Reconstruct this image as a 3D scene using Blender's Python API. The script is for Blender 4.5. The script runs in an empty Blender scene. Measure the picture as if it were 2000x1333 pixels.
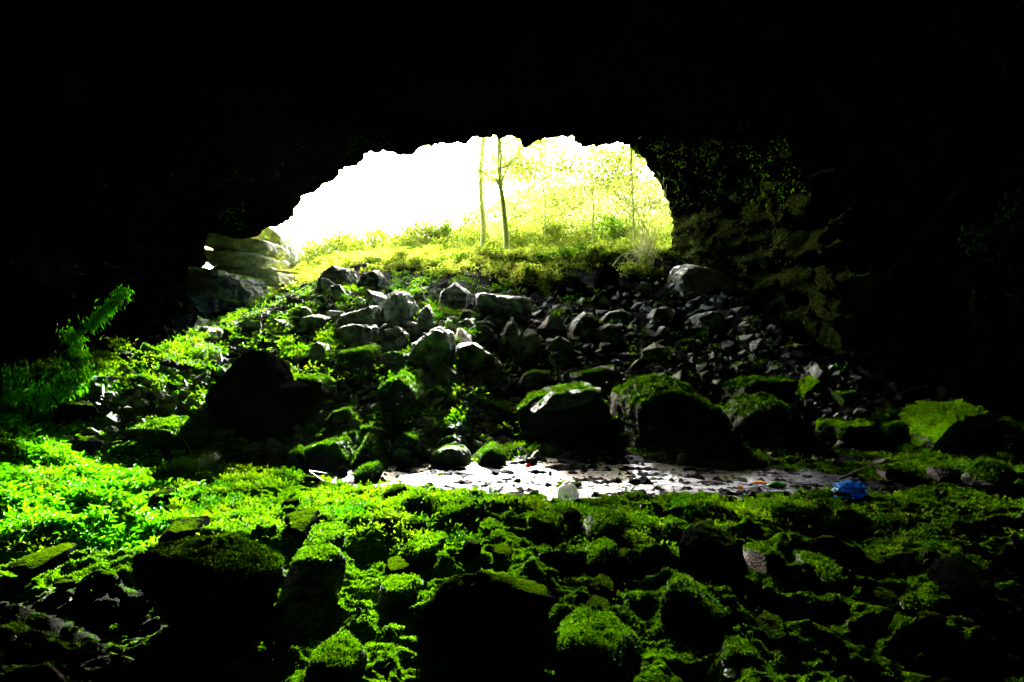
import bpy, math, random
import numpy as np
from mathutils import Vector, Matrix, Euler

random.seed(7)
RNG = np.random.default_rng(7)
R = math.radians
scene = bpy.context.scene
col = scene.collection

# ------------------------------------------------------------------ camera
CAM = (0.0, 0.0, 2.2)
F = 1400.0                                   # focal length in pixels of the 2000 px wide photograph
cam_data = bpy.data.cameras.new('camera')
cam_data.sensor_width = 36.0
cam_data.lens = 36.0 * F / 2000.0
cam_data.clip_start = 0.05
cam_data.clip_end = 3000
cam = bpy.data.objects.new('camera', cam_data)
cam.location = CAM
cam.rotation_euler = (R(90), 0, 0)
col.objects.link(cam)
scene.camera = cam

# ------------------------------------------------------------------ world, sun, exposure
SUN_EL, SUN_AZ = 21.6, -3.5                  # azimuth from +Y towards +X
world = bpy.data.worlds.new('World')
scene.world = world
world.use_nodes = True
wn = world.node_tree.nodes
sky = wn.new('ShaderNodeTexSky')
sky.sky_type = 'NISHITA'
sky.sun_disc = False
sky.sun_elevation = R(SUN_EL)
sky.sun_rotation = R(SUN_AZ)
sky.dust_density = 4.0
sky.air_density = 1.0
sky.ozone_density = 1.0
bg = wn['Background']
bg.inputs['Strength'].default_value = 0.15
world.node_tree.links.new(sky.outputs[0], bg.inputs['Color'])

sun_data = bpy.data.lights.new('sun', 'SUN')
sun_data.energy = 3.4
sun_data.angle = R(1.0)
sun_data.color = (1.0, 0.97, 0.92)
sun = bpy.data.objects.new('sun', sun_data)
sdir = Vector((math.sin(R(SUN_AZ)) * math.cos(R(SUN_EL)), math.cos(R(SUN_AZ)) * math.cos(R(SUN_EL)), math.sin(R(SUN_EL))))
sun.rotation_euler = sdir.to_track_quat('Z', 'Y').to_euler()
sun.location = (0, 60, 40)
col.objects.link(sun)

scene.view_settings.view_transform = 'Standard'
scene.view_settings.look = 'None'
scene.view_settings.gamma = 1.0
scene.view_settings.exposure = 5.3
scene.cycles.max_bounces = 5
scene.cycles.diffuse_bounces = 1
scene.cycles.glossy_bounces = 2
scene.cycles.transmission_bounces = 3
scene.cycles.transparent_max_bounces = 6
scene.cycles.use_denoising = True
scene.cycles.sample_clamp_indirect = 4.0

# ------------------------------------------------------------------ noise
_perm = np.random.default_rng(3).permutation(256)
_perm = np.concatenate([_perm, _perm, _perm])
_g = np.random.default_rng(4).normal(size=(256, 3)); _g /= np.linalg.norm(_g, axis=1)[:, None]

def pnoise(p):
    p = np.asarray(p, float)
    i = np.floor(p).astype(int); f = p - i; i &= 255
    u = f * f * f * (f * (f * 6 - 15) + 10)
    out = 0
    for dx in (0, 1):
        for dy in (0, 1):
            for dz in (0, 1):
                h = _perm[_perm[_perm[(i[:, 0] + dx) & 255] + ((i[:, 1] + dy) & 255)] + ((i[:, 2] + dz) & 255)]
                g = _g[h]
                d = g[:, 0] * (f[:, 0] - dx) + g[:, 1] * (f[:, 1] - dy) + g[:, 2] * (f[:, 2] - dz)
                w = (u[:, 0] if dx else 1 - u[:, 0]) * (u[:, 1] if dy else 1 - u[:, 1]) * (u[:, 2] if dz else 1 - u[:, 2])
                out = out + w * d
    return out * 1.5

def fbm(p, scale=1.0, octaves=4, gain=0.5, seed=0.0):
    p = np.asarray(p, float) * scale + seed * 17.31
    a, s, out = 1.0, 1.0, 0
    for _ in range(octaves):
        out = out + a * pnoise(p * s)
        a *= gain; s *= 2.03
    return out

def ridged(p, scale=1.0, octaves=4, gain=0.5, seed=0.0):
    p = np.asarray(p, float) * scale + seed * 11.7
    a, s, out = 1.0, 1.0, 0
    for _ in range(octaves):
        out = out + a * (1 - 2 * np.abs(pnoise(p * s)))
        a *= gain; s *= 2.03
    return out

def sstep(a, b, x):
    t = np.clip((x - a) / (b - a), 0, 1)
    return t * t * (3 - 2 * t)

# ------------------------------------------------------------------ terrain
_cx = np.array([-60, -16, -13.3, -11.2, -9.7, -8.2, -6.6, -3.3, 0, 3, 5.5, 7.7, 11, 16, 60])
_cz = np.array([2.0, 2.0, 2.6, 3.2, 4.1, 4.7, 5.3, 5.3, 5.25, 5.4, 5.9, 5.6, 3.6, 3.0, 3.0])

def stream_mask(x, y):
    """1 inside the shallow stream bed that crosses the floor"""
    yc = 11.75 - 0.06 * x - 0.012 * x * x + 0.10 * np.sin(x * 3.1) + 0.06 * np.sin(x * 7.3 + 1)
    hw = 1.15 + 0.28 * np.sin(x * 0.9 + 1.0) + 0.12 * np.sin(x * 2.7) + 0.09 * np.sin(x * 5.9 + 2) + 0.05 * np.sin(x * 13)
    hw = hw * sstep(-4.6, -1.8, x) * (1 - sstep(4.2, 6.8, x)) + 0.25 * sstep(-4.6, -3.9, x) * (1 - sstep(4.2, 6.8, x))
    return 1 - sstep(hw * 0.75, hw * 1.15 + 0.05, np.abs(y - yc))

def ground_z(x, y, detail=True):
    x = np.asarray(x, float); y = np.asarray(y, float)
    shp = np.broadcast(x, y).shape
    x = np.broadcast_to(x, shp).ravel(); y = np.broadcast_to(y, shp).ravel()
    y0 = 13.1 - 1.8 * sstep(-3, -8, x) + 3.4 * sstep(-1.3, 0.2, x) * (1 - sstep(6.2, 7.6, x))
    crest = np.interp(x * np.where(y > 31, 31 / np.maximum(y, 1), 1.0), _cx, _cz)
    t = np.clip((y - y0) / (31 - y0), 0, None)
    s = np.where(t < 1, 0.86 * t + 0.14 * t * t, 1.0)
    z = 0.12 + crest * s + 0.19 * np.clip(y - 31, 0, 14)
    z += 1.35 * sstep(-5.4, -9.6, x) * sstep(3.0, 7.0, y) * (1 - sstep(13, 20, y))          # left bank
    z += 0.45 * sstep(6.8, 11.5, x) * sstep(2.0, 6.0, y) * (1 - sstep(14, 22, y))           # right bank
    fl = sstep(8.0, 9.6, y) * (1 - sstep(12.6, 13.4, y - 3.2 * sstep(-1.3, 0.2, x))) * sstep(-4.5, -2, x) * (1 - sstep(6, 8.5, x)); z -= 0.09 * fl
    p = np.stack([x, y, np.zeros_like(x)], 1)
    rough = 1 - 0.5 * sstep(30, 45, y)
    z += 0.16 * fbm(p, 0.55, 3, seed=1) * rough * (1 - .8 * fl)
    near = 1 - sstep(10, 12, y)
    z += 0.15 * (1 - .8 * fl) * near * (ridged(p * [1, 1.5, 1], 0.75, 2, 0.5, seed=2) - 0.5)
    z += (1 - sstep(12.5, 13.5, y)) * (1 - .6 * fl) * 0.075 * (ridged(p * [1, 1.35, 1], 1.7, 3, 0.55, seed=4) - 0.6)
    if detail:
        z += 0.045 * fbm(p, 3.2, 3, 0.55, seed=5)
        z += 0.012 * fbm(p, 14.0, 2, 0.6, seed=6) * (1 - sstep(15, 30, y))
        z += 0.16 * sstep(12.5, 15, y) * np.maximum(0, ridged(p, 1.3, 3, 0.55, seed=9) - 0.6)
    m = stream_mask(x, y)
    z = z * (1 - m) + m * (-0.026 + (0.045 * fbm(p * [1, 2.4, 1], 1.6, 4, 0.7, seed=8) + 0.065 * np.maximum(0, fbm(p, 6.0, 3, 0.7, seed=18)) if detail else 0))
    return z.reshape(shp)

def hit(px, py, ymax=60.0):
    """the point of the ground seen at a pixel of the photograph"""
    a, b = (px - 1000) / F, (666.5 - py) / F
    ys = np.linspace(2.5, ymax, 1600)
    d = CAM[2] + b * ys - ground_z(a * ys, ys, False)
    k = np.argmax(d < 0)
    y = ys[k] if d[k] < 0 else 31.0
    return Vector((a * y, y, float(ground_z(a * y, y, False))))

def at(px, py, y):
    return Vector(((px - 1000) / F * y, y, CAM[2] + (666.5 - py) / F * y))

# ------------------------------------------------------------------ mesh helpers
def new_mesh(name, V, Fc, smooth=True):
    V = np.asarray(V, np.float32); Fc = np.asarray(Fc, np.int32)
    me = bpy.data.meshes.new(name)
    n, k = Fc.shape
    me.vertices.add(len(V)); me.vertices.foreach_set('co', V.ravel())
    me.loops.add(n * k); me.loops.foreach_set('vertex_index', Fc.ravel())
    me.polygons.add(n)
    me.polygons.foreach_set('loop_start', np.arange(0, n * k, k, dtype=np.int32))
    me.polygons.foreach_set('loop_total', np.full(n, k, np.int32))
    me.polygons.foreach_set('use_smooth', np.full(n, smooth, bool))
    me.update(calc_edges=True)
    return me

def obj(name, me, mat, parent=None, loc=None):
    o = bpy.data.objects.new(name, me)
    if mat is not None and not me.materials:
        me.materials.append(mat)
    col.objects.link(o)
    if parent: o.parent = parent
    if loc is not None: o.location = loc
    return o

def tag(o, label=None, cat=None, group=None, kind=None):
    if label: o['label'] = label
    if cat: o['category'] = cat
    if group: o['group'] = group
    if kind: o['kind'] = kind
    return o

def empty(name, loc, label, cat, group=None):
    o = bpy.data.objects.new(name, None); col.objects.link(o); o.location = loc
    o.empty_display_size = 0.2
    return tag(o, label, cat, group)

def grid_faces(nr, nc, wrap=False):
    r = np.arange(nr - 1)[:, None]; c = np.arange(nc if wrap else nc - 1)[None, :]
    c2 = (c + 1) % nc
    return np.stack([r * nc + c, r * nc + c2, (r + 1) * nc + c2, (r + 1) * nc + c], -1).reshape(-1, 4)

import bmesh
_ico = {}
def ico(n):
    if n not in _ico:
        bm = bmesh.new(); bmesh.ops.create_icosphere(bm, subdivisions=n, radius=1)
        V = np.array([v.co[:] for v in bm.verts]); Fc = np.array([[v.index for v in f.verts] for f in bm.faces])
        V /= np.linalg.norm(V, axis=1)[:, None]; bm.free(); _ico[n] = (V, Fc)
    return _ico[n]

def unit(v): return v / np.maximum(np.linalg.norm(v, axis=-1, keepdims=True), 1e-9)

# ------------------------------------------------------------------ materials
def mat_new(name):
    m = bpy.data.materials.new(name); m.use_nodes = True
    nt = m.node_tree; b = nt.nodes['Principled BSDF']
    return m, nt, b, nt.nodes.new, nt.links.new

def ramp(N, stops):
    r = N('ShaderNodeValToRGB'); e = r.color_ramp.elements
    while len(e) < len(stops): e.new(0.5)
    for q, (p, c) in zip(e, stops):
        q.position = p; q.color = (*c, 1) if len(c) == 3 else c
    return r

def rock_material(name, moss=0.5, rock=((0.03, 0.032, 0.03), (0.10, 0.105, 0.09)), mosscol=((0.02, 0.06, 0.0), (0.09, 0.19, 0.002)), use_attr=False, scale=1.0, rough=0.75, bump=0.5, spec=0.4, rpos=(.3, .72)):
    m, nt, b, N, L = mat_new(name)
    geo = N('ShaderNodeNewGeometry'); tc = N('ShaderNodeTexCoord')
    pos = geo.outputs['Position']
    n1 = N('ShaderNodeTexNoise'); n1.inputs['Scale'].default_value = 3.0 * scale; n1.inputs['Detail'].default_value = 8; n1.inputs['Roughness'].default_value = 0.62
    n2 = N('ShaderNodeTexNoise'); n2.inputs['Scale'].default_value = 34 * scale; n2.inputs['Detail'].default_value = 4; n2.inputs['Roughness'].default_value = 0.7
    n3 = N('ShaderNodeTexNoise'); n3.inputs['Scale'].default_value = 1.3; n3.inputs['Detail'].default_value = 3
    vo = N('ShaderNodeTexVoronoi'); vo.inputs['Scale'].default_value = 55 * scale
    for q in (n1, n2, n3, vo): L(pos, q.inputs['Vector'])
    rc = ramp(N, [(rpos[0], rock[0]), (rpos[1], rock[1])]); L(n1.outputs['Fac'], rc.inputs[0])
    mc = ramp(N, [(0.32, mosscol[0]), (0.62, mosscol[1])]); L(n2.outputs['Fac'], mc.inputs[0])
    # moss sits on faces that look up; its edge is broken by noise
    sep = N('ShaderNodeSeparateXYZ'); L(geo.outputs['Normal'], sep.inputs[0])
    a = N('ShaderNodeMath'); a.operation = 'MULTIPLY_ADD'; L(sep.outputs['Z'], a.inputs[0]); a.inputs[1].default_value = 0.9; a.inputs[2].default_value = -0.75 + moss
    bb = N('ShaderNodeMath'); bb.operation = 'MULTIPLY_ADD'; L(n1.outputs['Fac'], bb.inputs[0]); bb.inputs[1].default_value = 1.3; L(a.outputs[0], bb.inputs[2])
    c3 = N('ShaderNodeMath'); c3.operation = 'MULTIPLY_ADD'; L(n3.outputs['Fac'], c3.inputs[0]); c3.inputs[1].default_value = 0.7; L(bb.outputs[0], c3.inputs[2])
    last = c3.outputs[0]
    if use_attr:
        at_ = N('ShaderNodeAttribute'); at_.attribute_name = 'moss'
        c4 = N('ShaderNodeMath'); c4.operation = 'MULTIPLY_ADD'; L(at_.outputs['Fac'], c4.inputs[0]); c4.inputs[1].default_value = 1.6; L(last, c4.inputs[2])
        c5 = N('ShaderNodeMath'); c5.operation = 'SUBTRACT'; L(c4.outputs[0], c5.inputs[0]); c5.inputs[1].default_value = 1.1
        last = c5.outputs[0]
    mr = N('ShaderNodeMapRange'); mr.inputs['From Min'].default_value = 0.92; mr.inputs['From Max'].default_value = 1.12; L(last, mr.inputs['Value'])
    mix = N('ShaderNodeMixRGB'); L(mr.outputs[0], mix.inputs['Fac']); L(rc.outputs[0], mix.inputs[1]); L(mc.outputs[0], mix.inputs[2])
    L(mix.outputs[0], b.inputs['Base Color'])
    rr = N('ShaderNodeMapRange'); L(mr.outputs[0], rr.inputs['Value']); rr.inputs['To Min'].default_value = rough; rr.inputs['To Max'].default_value = 1.0
    L(rr.outputs[0], b.inputs['Roughness'])
    sp = N('ShaderNodeMapRange'); L(mr.outputs[0], sp.inputs['Value']); sp.inputs['To Min'].default_value = spec; sp.inputs['To Max'].default_value = 0.0
    L(sp.outputs[0], b.inputs['Specular IOR Level'])
    add = N('ShaderNodeMath'); add.operation = 'MULTIPLY_ADD'; L(vo.outputs['Distance'], add.inputs[0]); add.inputs[1].default_value = 0.5; L(n2.outputs['Fac'], add.inputs[2])
    ad2 = N('ShaderNodeMath'); ad2.operation = 'MULTIPLY_ADD'; L(n1.outputs['Fac'], ad2.inputs[0]); ad2.inputs[1].default_value = 2.2; L(add.outputs[0], ad2.inputs[2])
    bp = N('ShaderNodeBump'); bp.inputs['Strength'].default_value = bump; bp.inputs['Distance'].default_value = 0.045; L(ad2.outputs[0], bp.inputs['Height'])
    L(bp.outputs[0], b.inputs['Normal'])
    return m

def leaf_material(name, c1, c2, trans=0.5, scale=6.0, rough=0.6):
    m, nt, b, N, L = mat_new(name)
    geo = N('ShaderNodeNewGeometry')
    n = N('ShaderNodeTexNoise'); n.inputs['Scale'].default_value = scale; n.inputs['Detail'].default_value = 3; L(geo.outputs['Position'], n.inputs['Vector'])
    r = ramp(N, [(0.35, c1), (0.65, c2)]); L(n.outputs['Fac'], r.inputs[0])
    hs = N('ShaderNodeHueSaturation'); L(r.outputs[0], hs.inputs['Color'])
    mr = N('ShaderNodeMapRange'); L(geo.outputs['Random Per Island'], mr.inputs['Value']); mr.inputs['To Min'].default_value = 0.55; mr.inputs['To Max'].default_value = 1.4
    L(mr.outputs[0], hs.inputs['Value'])
    L(hs.outputs[0], b.inputs['Base Color']); b.inputs['Roughness'].default_value = rough
    b.inputs['Specular IOR Level'].default_value = 0.04
    tr = N('ShaderNodeBsdfTranslucent'); L(hs.outputs[0], tr.inputs['Color'])
    ms = N('ShaderNodeMixShader'); ms.inputs[0].default_value = trans
    L(b.outputs[0], ms.inputs[1]); L(tr.outputs[0], ms.inputs[2]); L(ms.outputs[0], nt.nodes['Material Output'].inputs['Surface'])
    return m

def plain(name, c, rough=0.6, scale=20, var=0.3, bump=0.2, metal=0.0, trans=0.0):
    m, nt, b, N, L = mat_new(name)
    geo = N('ShaderNodeNewGeometry')
    n = N('ShaderNodeTexNoise'); n.inputs['Scale'].default_value = scale; n.inputs['Detail'].default_value = 5; L(geo.outputs['Position'], n.inputs['Vector'])
    r = ramp(N, [(0.3, tuple(v * (1 - var) for v in c)), (0.7, tuple(min(1, v * (1 + var)) for v in c))]); L(n.outputs['Fac'], r.inputs[0])
    L(r.outputs[0], b.inputs['Base Color']); b.inputs['Roughness'].default_value = rough
    bp = N('ShaderNodeBump'); bp.inputs['Strength'].default_value = bump; bp.inputs['Distance'].default_value = 0.02; L(n.outputs['Fac'], bp.inputs['Height']); L(bp.outputs[0], b.inputs['Normal'])
    if trans:
        tr = N('ShaderNodeBsdfTranslucent'); L(r.outputs[0], tr.inputs['Color'])
        ms = N('ShaderNodeMixShader'); ms.inputs[0].default_value = trans
        L(b.outputs[0], ms.inputs[1]); L(tr.outputs[0], ms.inputs[2]); L(ms.outputs[0], nt.nodes['Material Output'].inputs['Surface'])
    return m

M = {}
MC = ((0.003, 0.014, 0.0), (0.046, 0.13, 0.0003))
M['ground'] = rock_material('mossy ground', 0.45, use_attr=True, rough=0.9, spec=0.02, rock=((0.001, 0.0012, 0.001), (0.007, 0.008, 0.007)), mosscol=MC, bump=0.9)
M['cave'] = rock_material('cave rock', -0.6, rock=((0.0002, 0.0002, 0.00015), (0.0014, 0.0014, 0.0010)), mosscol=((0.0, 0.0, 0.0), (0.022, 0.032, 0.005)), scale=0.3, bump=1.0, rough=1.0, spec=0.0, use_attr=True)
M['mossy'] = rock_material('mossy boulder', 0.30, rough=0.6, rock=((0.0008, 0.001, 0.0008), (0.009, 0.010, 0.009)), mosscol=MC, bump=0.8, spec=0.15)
M['half'] = rock_material('half mossy rock', 0.10, rock=((0.003, 0.004, 0.0035), (0.10, 0.115, 0.09)), mosscol=MC)
M['bare'] = rock_material('bare grey rock', -0.15, rock=((0.004, 0.005, 0.0045), (0.30, 0.38, 0.28)), rpos=(.42, .70), mosscol=((0.03, 0.05, 0.003), (0.06, 0.09, 0.005)))
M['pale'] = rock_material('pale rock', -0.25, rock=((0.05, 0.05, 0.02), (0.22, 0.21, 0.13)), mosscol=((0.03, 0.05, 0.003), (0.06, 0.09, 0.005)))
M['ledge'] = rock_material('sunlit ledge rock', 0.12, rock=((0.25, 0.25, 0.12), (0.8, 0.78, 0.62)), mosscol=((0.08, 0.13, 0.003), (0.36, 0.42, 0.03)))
M['slab'] = rock_material('green slab', 0.7, rock=((0.004, 0.006, 0.003), (0.05, 0.06, 0.03)), mosscol=((0.006, 0.03, 0.0002), (0.10, 0.26, 0.001)), rough=0.9, bump=0.9, spec=0.1)
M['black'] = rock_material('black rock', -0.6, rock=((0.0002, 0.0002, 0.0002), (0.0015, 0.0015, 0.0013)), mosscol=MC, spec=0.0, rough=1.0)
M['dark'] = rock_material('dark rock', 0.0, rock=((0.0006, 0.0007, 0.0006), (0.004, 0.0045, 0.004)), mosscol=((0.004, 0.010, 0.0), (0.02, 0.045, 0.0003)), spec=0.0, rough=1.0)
M['moss'] = leaf_material('moss blades', (0.008, 0.045, 0.0003), (0.068, 0.165, 0.001), 0.35, 8)
M['fern'] = leaf_material('fern leaves', (0.015, 0.09, 0.0003), (0.095, 0.19, 0.0006), 0.45, 2.0)
M['leftmoss'] = leaf_material('hanging moss', (0.02, 0.16, 0.0005), (0.11, 0.5, 0.001), 0.4, 3.0)
M['bush'] = leaf_material('bush leaves', (0.05, 0.12, 0.001), (0.36, 0.42, 0.04), 0.55, 2.2)
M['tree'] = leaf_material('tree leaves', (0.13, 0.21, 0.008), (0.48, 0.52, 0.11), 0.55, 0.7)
M['bark'] = plain('bark', (0.62, 0.70, 0.22), 0.9, 12)  # pale yellow-green paints the bright haze veil onto the trunks
M['twig'] = plain('twig bark', (0.62, 0.62, 0.30), 0.8, 30)
M['stick'] = plain('dead wood', (0.018, 0.018, 0.014), 0.7, 30)

# ------------------------------------------------------------------ ground sheet
rows = np.concatenate([np.linspace(-5, 2.6, 16), 2.8 * (34 / 2.8) ** (np.linspace(0, 1, 640) ** 1.0), 34 * (140 / 34) ** np.linspace(0.03, 1, 60)])
NC = 760
u = np.linspace(-1, 1, NC)
X = u[None, :] * (np.maximum(rows, 0)[:, None] * 0.86 + 3.2)
Y = np.repeat(rows[:, None], NC, 1)
Z = ground_z(X, Y)
far = sstep(60, 200, Y); Z = Z * (1 - far) + far * 6.0
gm = new_mesh('ground', np.stack([X, Y, Z], -1).reshape(-1, 3), grid_faces(len(rows), NC)[:, ::-1])
xf, yf = X.ravel(), Y.ravel()
moss_shade_amt = 1.05 - 0.9 * sstep(14, 18, yf) - 0.45 * sstep(4, 9, xf) * sstep(3, 5, yf) * 0.6
moss_shade_amt -= 1.2 * stream_mask(xf, yf)
moss_shade_amt += 0.6 * sstep(29, 33, yf)
moss_shade_amt -= 1.6 * sstep(12.6, 13.1, yf) * (1 - sstep(16.2, 17.0, yf)) * sstep(-1.0, 0.0, xf) * (1 - sstep(6.0, 7.2, xf))  # moss stripped to put the stream boulders' cast shadow into the floor colour
moss_shade_amt -= 0.7 * sstep(-0.8, -2.0, xf) * (1 - sstep(5.6, 6.6, yf))  # near left corner: less moss, so its shade is painted into the ground
moss_shade_amt -= 0.35 * sstep(13.5, 16, yf)
moss_shade_amt = np.clip(moss_shade_amt, -0.5, 1.3)
at_ = gm.attributes.new('moss', 'FLOAT', 'POINT'); at_.data.foreach_set('value', moss_shade_amt.astype(np.float32))
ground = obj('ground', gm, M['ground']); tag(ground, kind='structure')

# ------------------------------------------------------------------ stream
m, nt, b, N, L = mat_new('stream water'); M['water'] = m
geo = N('ShaderNodeNewGeometry'); n = N('ShaderNodeTexNoise'); n.inputs['Scale'].default_value = 22; n.inputs['Detail'].default_value = 6; n.inputs['Roughness'].default_value = 0.65
L(geo.outputs['Position'], n.inputs['Vector'])
bp = N('ShaderNodeBump'); bp.inputs['Strength'].default_value = 0.9; bp.inputs['Distance'].default_value = 0.03; L(n.outputs['Fac'], bp.inputs['Height']); L(bp.outputs[0], b.inputs['Normal'])
rc = ramp(N, [(0.40, (0.004, 0.005, 0.006)), (0.66, (0.006, 0.020, 0.050))])
n9 = N('ShaderNodeTexNoise'); n9.inputs['Scale'].default_value = 9; n9.inputs['Detail'].default_value = 7; n9.inputs['Roughness'].default_value = 0.75
mp9 = N('ShaderNodeMapping'); mp9.inputs['Scale'].default_value = (1, 2.2, 1); L(geo.outputs['Position'], mp9.inputs['Vector']); L(mp9.outputs[0], n9.inputs['Vector'])
L(n9.outputs['Fac'], rc.inputs[0]); L(rc.outputs[0], b.inputs['Base Color'])
b.inputs['Roughness'].default_value = 0.30; b.inputs['Specular IOR Level'].default_value = 0.10; b.inputs['Specular Tint'].default_value = (0.38, 0.66, 1.0, 1)
sx = np.linspace(-5.2, 7.6, 520); sy = np.linspace(9.0, 14.0, 220)
SX, SY = np.meshgrid(sx, sy)
pp = np.stack([SX.ravel(), SY.ravel() * 2.2, np.zeros(SX.size)], 1)
SZ = 0.012 * fbm(pp, 2.6, 3, 0.6, seed=12) + 0.008 * fbm(pp, 11, 3, 0.7, seed=13)
keep = stream_mask(SX.ravel(), SY.ravel()) > 0.02
Fc = grid_faces(len(sy), len(sx)); Fc = Fc[keep[Fc].all(1)]
used = np.unique(Fc); remap = np.full(SX.size, -1); remap[used] = np.arange(len(used))
SV = np.stack([SX.ravel(), SY.ravel(), SZ], 1)[used]
stream = obj('stream', new_mesh('stream', SV, remap[Fc]), M['water']); tag(stream, kind='structure')

# ------------------------------------------------------------------ cave shell: outer face, mouth rim, inner walls, back
mouth = [(385, 700), (388, 620), (392, 560), (402, 510), (400, 480), (418, 455), (440, 460), (470, 469), (500, 465), (520, 453), (540, 446), (560, 428), (580, 405), (600, 381), (625, 367), (650, 345), (668, 331), (700, 321), (730, 304), (770, 300), (805, 299), (830, 290), (855, 290), (880, 277), (905, 272), (935, 274), (965, 268), (1000, 264), (1012, 270), (1025, 283), (1048, 278), (1065, 270), (1095, 267), (1125, 272), (1145, 284), (1180, 282), (1205, 278), (1230, 284), (1240, 298), (1262, 312), (1278, 335), (1290, 355), (1303, 372), (1310, 400), (1313, 440), (1306, 480), (1306, 540), (1312, 640), (1310, 800), (1100, 840), (850, 850), (600, 840), (390, 800)]
YM = 31.0
mo = np.array([[(a - 1000) / F * YM, CAM[2] + (666.5 - b_) / F * YM] for a, b_ in mouth])
seg = np.linalg.norm(np.roll(mo, -1, 0) - mo, axis=1); cum = np.concatenate([[0], np.cumsum(seg)])
NA = 460
tt = np.linspace(0, cum[-1], NA, endpoint=False)
mp = np.concatenate([mo, mo[:1]])
ox = np.interp(tt, cum, mp[:, 0]); oz = np.interp(tt, cum, mp[:, 1])
pn = np.stack([ox, np.zeros(NA), oz], 1)
cx0, cz0 = -3.0, 4.5
dx, dz = ox - cx0, oz - cz0
rr = np.hypot(dx, dz); dirx, dirz = dx / rr, dz / rr
jag = 0.22 * fbm(pn, 1.1, 6, 0.72, seed=21)
rr_m = rr + jag
ysec = np.concatenate([np.array([46, 42, 38, 35.5, 33.8, 32.6, 31.9, 31.4]), np.linspace(31.0, 26, 60), np.linspace(25.9, 12, 110), np.linspace(11.8, -7, 40)])
xl = lambda y: np.interp(y, [-8, 0, 5, 10, 13, 16, 20, 25, 29, 31], [-7, -8.6, -8.8, -8.9, -9.1, -9.4, -10.2, -11.9, -13.2, -14.0])
xr = lambda y: np.interp(y, [-8, 0, 5, 12, 15, 19, 25, 28, 31], [8, 10.5, 11.2, 11.2, 10.4, 9.3, 9.2, 8.6, 7.2])
zt = lambda y: np.interp(y, [-8, 0, 8, 15, 25, 31], [6, 7.5, 9, 10.5, 12.0, 12.5])
SEC = []
for yk in ysec:
    if yk >= 31.0:
        k = (yk - 31.0)
        up = 1.0 + 0.10 * k + 0.012 * k * k
        r = rr_m * up + 0.25 * k
        SEC.append(np.stack([cx0 + dirx * r, np.full(NA, yk), cz0 + dirz * r], 1))
    else:
        t = float(sstep(31.0, 26.5, yk)) if False else min(1.0, (31.0 - yk) / 4.2)
        t = t ** 0.75
        a_, c_, top, bot = xl(yk), xr(yk), zt(yk), -3.0
        hx, hz = np.where(dirx > 0, c_ - cx0, cx0 - a_), np.where(dirz > 0, top - cz0, cz0 - bot)
        e = 2.6
        rt = (np.abs(dirx / hx) ** e + np.abs(dirz / hz) ** e) ** (-1 / e)
        r = rr_m * (1 - t) + np.maximum(rt, 0.1) * t
        SEC.append(np.stack([cx0 + dirx * r, np.full(NA, yk), cz0 + dirz * r], 1))
S = np.array(SEC)
flat = S.reshape(-1, 3)
amp = np.interp(flat[:, 1], [-7, 20, 27, 30.3, 31, 32, 40], [1, 1, 0.85, 0.35, 0.0, 0.5, 1.5])
strata = ridged(flat * [0.6, 0.6, 1.7], 0.55, 5, 0.55, seed=23) - 0.9
disp = (0.55 * strata + 0.5 * fbm(flat, 0.35, 3, seed=25)) * amp + 0.05 * fbm(flat, 5, 3, 0.6, seed=27) * np.minimum(1, amp + 0.3)
dirs = np.tile(np.stack([dirx, np.zeros(NA), dirz], 1), (len(ysec), 1))
inward = np.clip(disp, -1.2, 0.7)
inside = flat[:, 1] < 31.0
flat = flat - dirs * (inward * np.where(inside, 1, -1))[:, None]
flat[:, 1] += 0.25 * fbm(flat, 1.1, 3, seed=29) * np.where(np.abs(flat[:, 1] - 31) < 6, 1, 0.3)
# back cap
SV = flat; SF = grid_faces(len(ysec), NA, True)
shell = new_mesh('cave_wall', SV, SF)
_px = 1000 + F * flat[:, 0] / np.maximum(flat[:, 1], 1); _py = 666.5 - F * (flat[:, 2] - 2.2) / np.maximum(flat[:, 1], 1)
lich = sstep(6.0, 6.8, flat[:, 0]) * sstep(17, 21, flat[:, 1]) * (1 - sstep(31.5, 33, flat[:, 1])) * (1 - sstep(6.5, 9.5, flat[:, 2]))
lich = 0.75 + 0.85 * lich + .5 * fbm(flat, 1.4, 4, .65, seed=88)
sa = shell.attributes.new('moss', 'FLOAT', 'POINT'); sa.data.foreach_set('value', (lich * (lich > 1.2)).astype(np.float32))
bm = bmesh.new(); bm.from_mesh(shell); bm.verts.ensure_lookup_table()
base = (len(ysec) - 1) * NA
cen = bm.verts.new((0.5, -9.0, 2.0)); bm.verts.ensure_lookup_table()
for i in range(NA):
    bm.faces.new((bm.verts[base + i], bm.verts[base + (i + 1) % NA], cen)).smooth = True
bmesh.ops.recalc_face_normals(bm, faces=bm.faces)
bm.to_mesh(shell); bm.free()
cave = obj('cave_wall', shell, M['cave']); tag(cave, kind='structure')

# ------------------------------------------------------------------ rocks
def softmin(a, k=18.0):
    return -np.log(np.exp(-k * a).sum(1)) / k

def rock_verts(sub, seed, planes=11, sharp=22, rough=0.05, lo=.55, hi=1.0):
    V, Fc = ico(sub)
    g = np.random.default_rng(seed)
    n = unit(g.normal(size=(planes, 3))); d = g.uniform(lo, hi, planes)
    n = np.concatenate([n, np.eye(3), -np.eye(3)]); d = np.concatenate([d, np.full(6, 1.0)])
    dots = V @ n.T
    r = np.where(dots > 0.05, d[None, :] / np.maximum(dots, 0.05), 20.0)
    r = softmin(r, sharp)
    P = V * r[:, None]
    P = P * (1 + (rough * fbm(P, 2.2, 5, 0.55, seed=seed % 97) + rough * 0.6 * (ridged(P * [1, 1, 2.2], 1.6, 3, 0.5, seed=seed % 53) - 0.8))[:, None])
    return P, Fc

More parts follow.
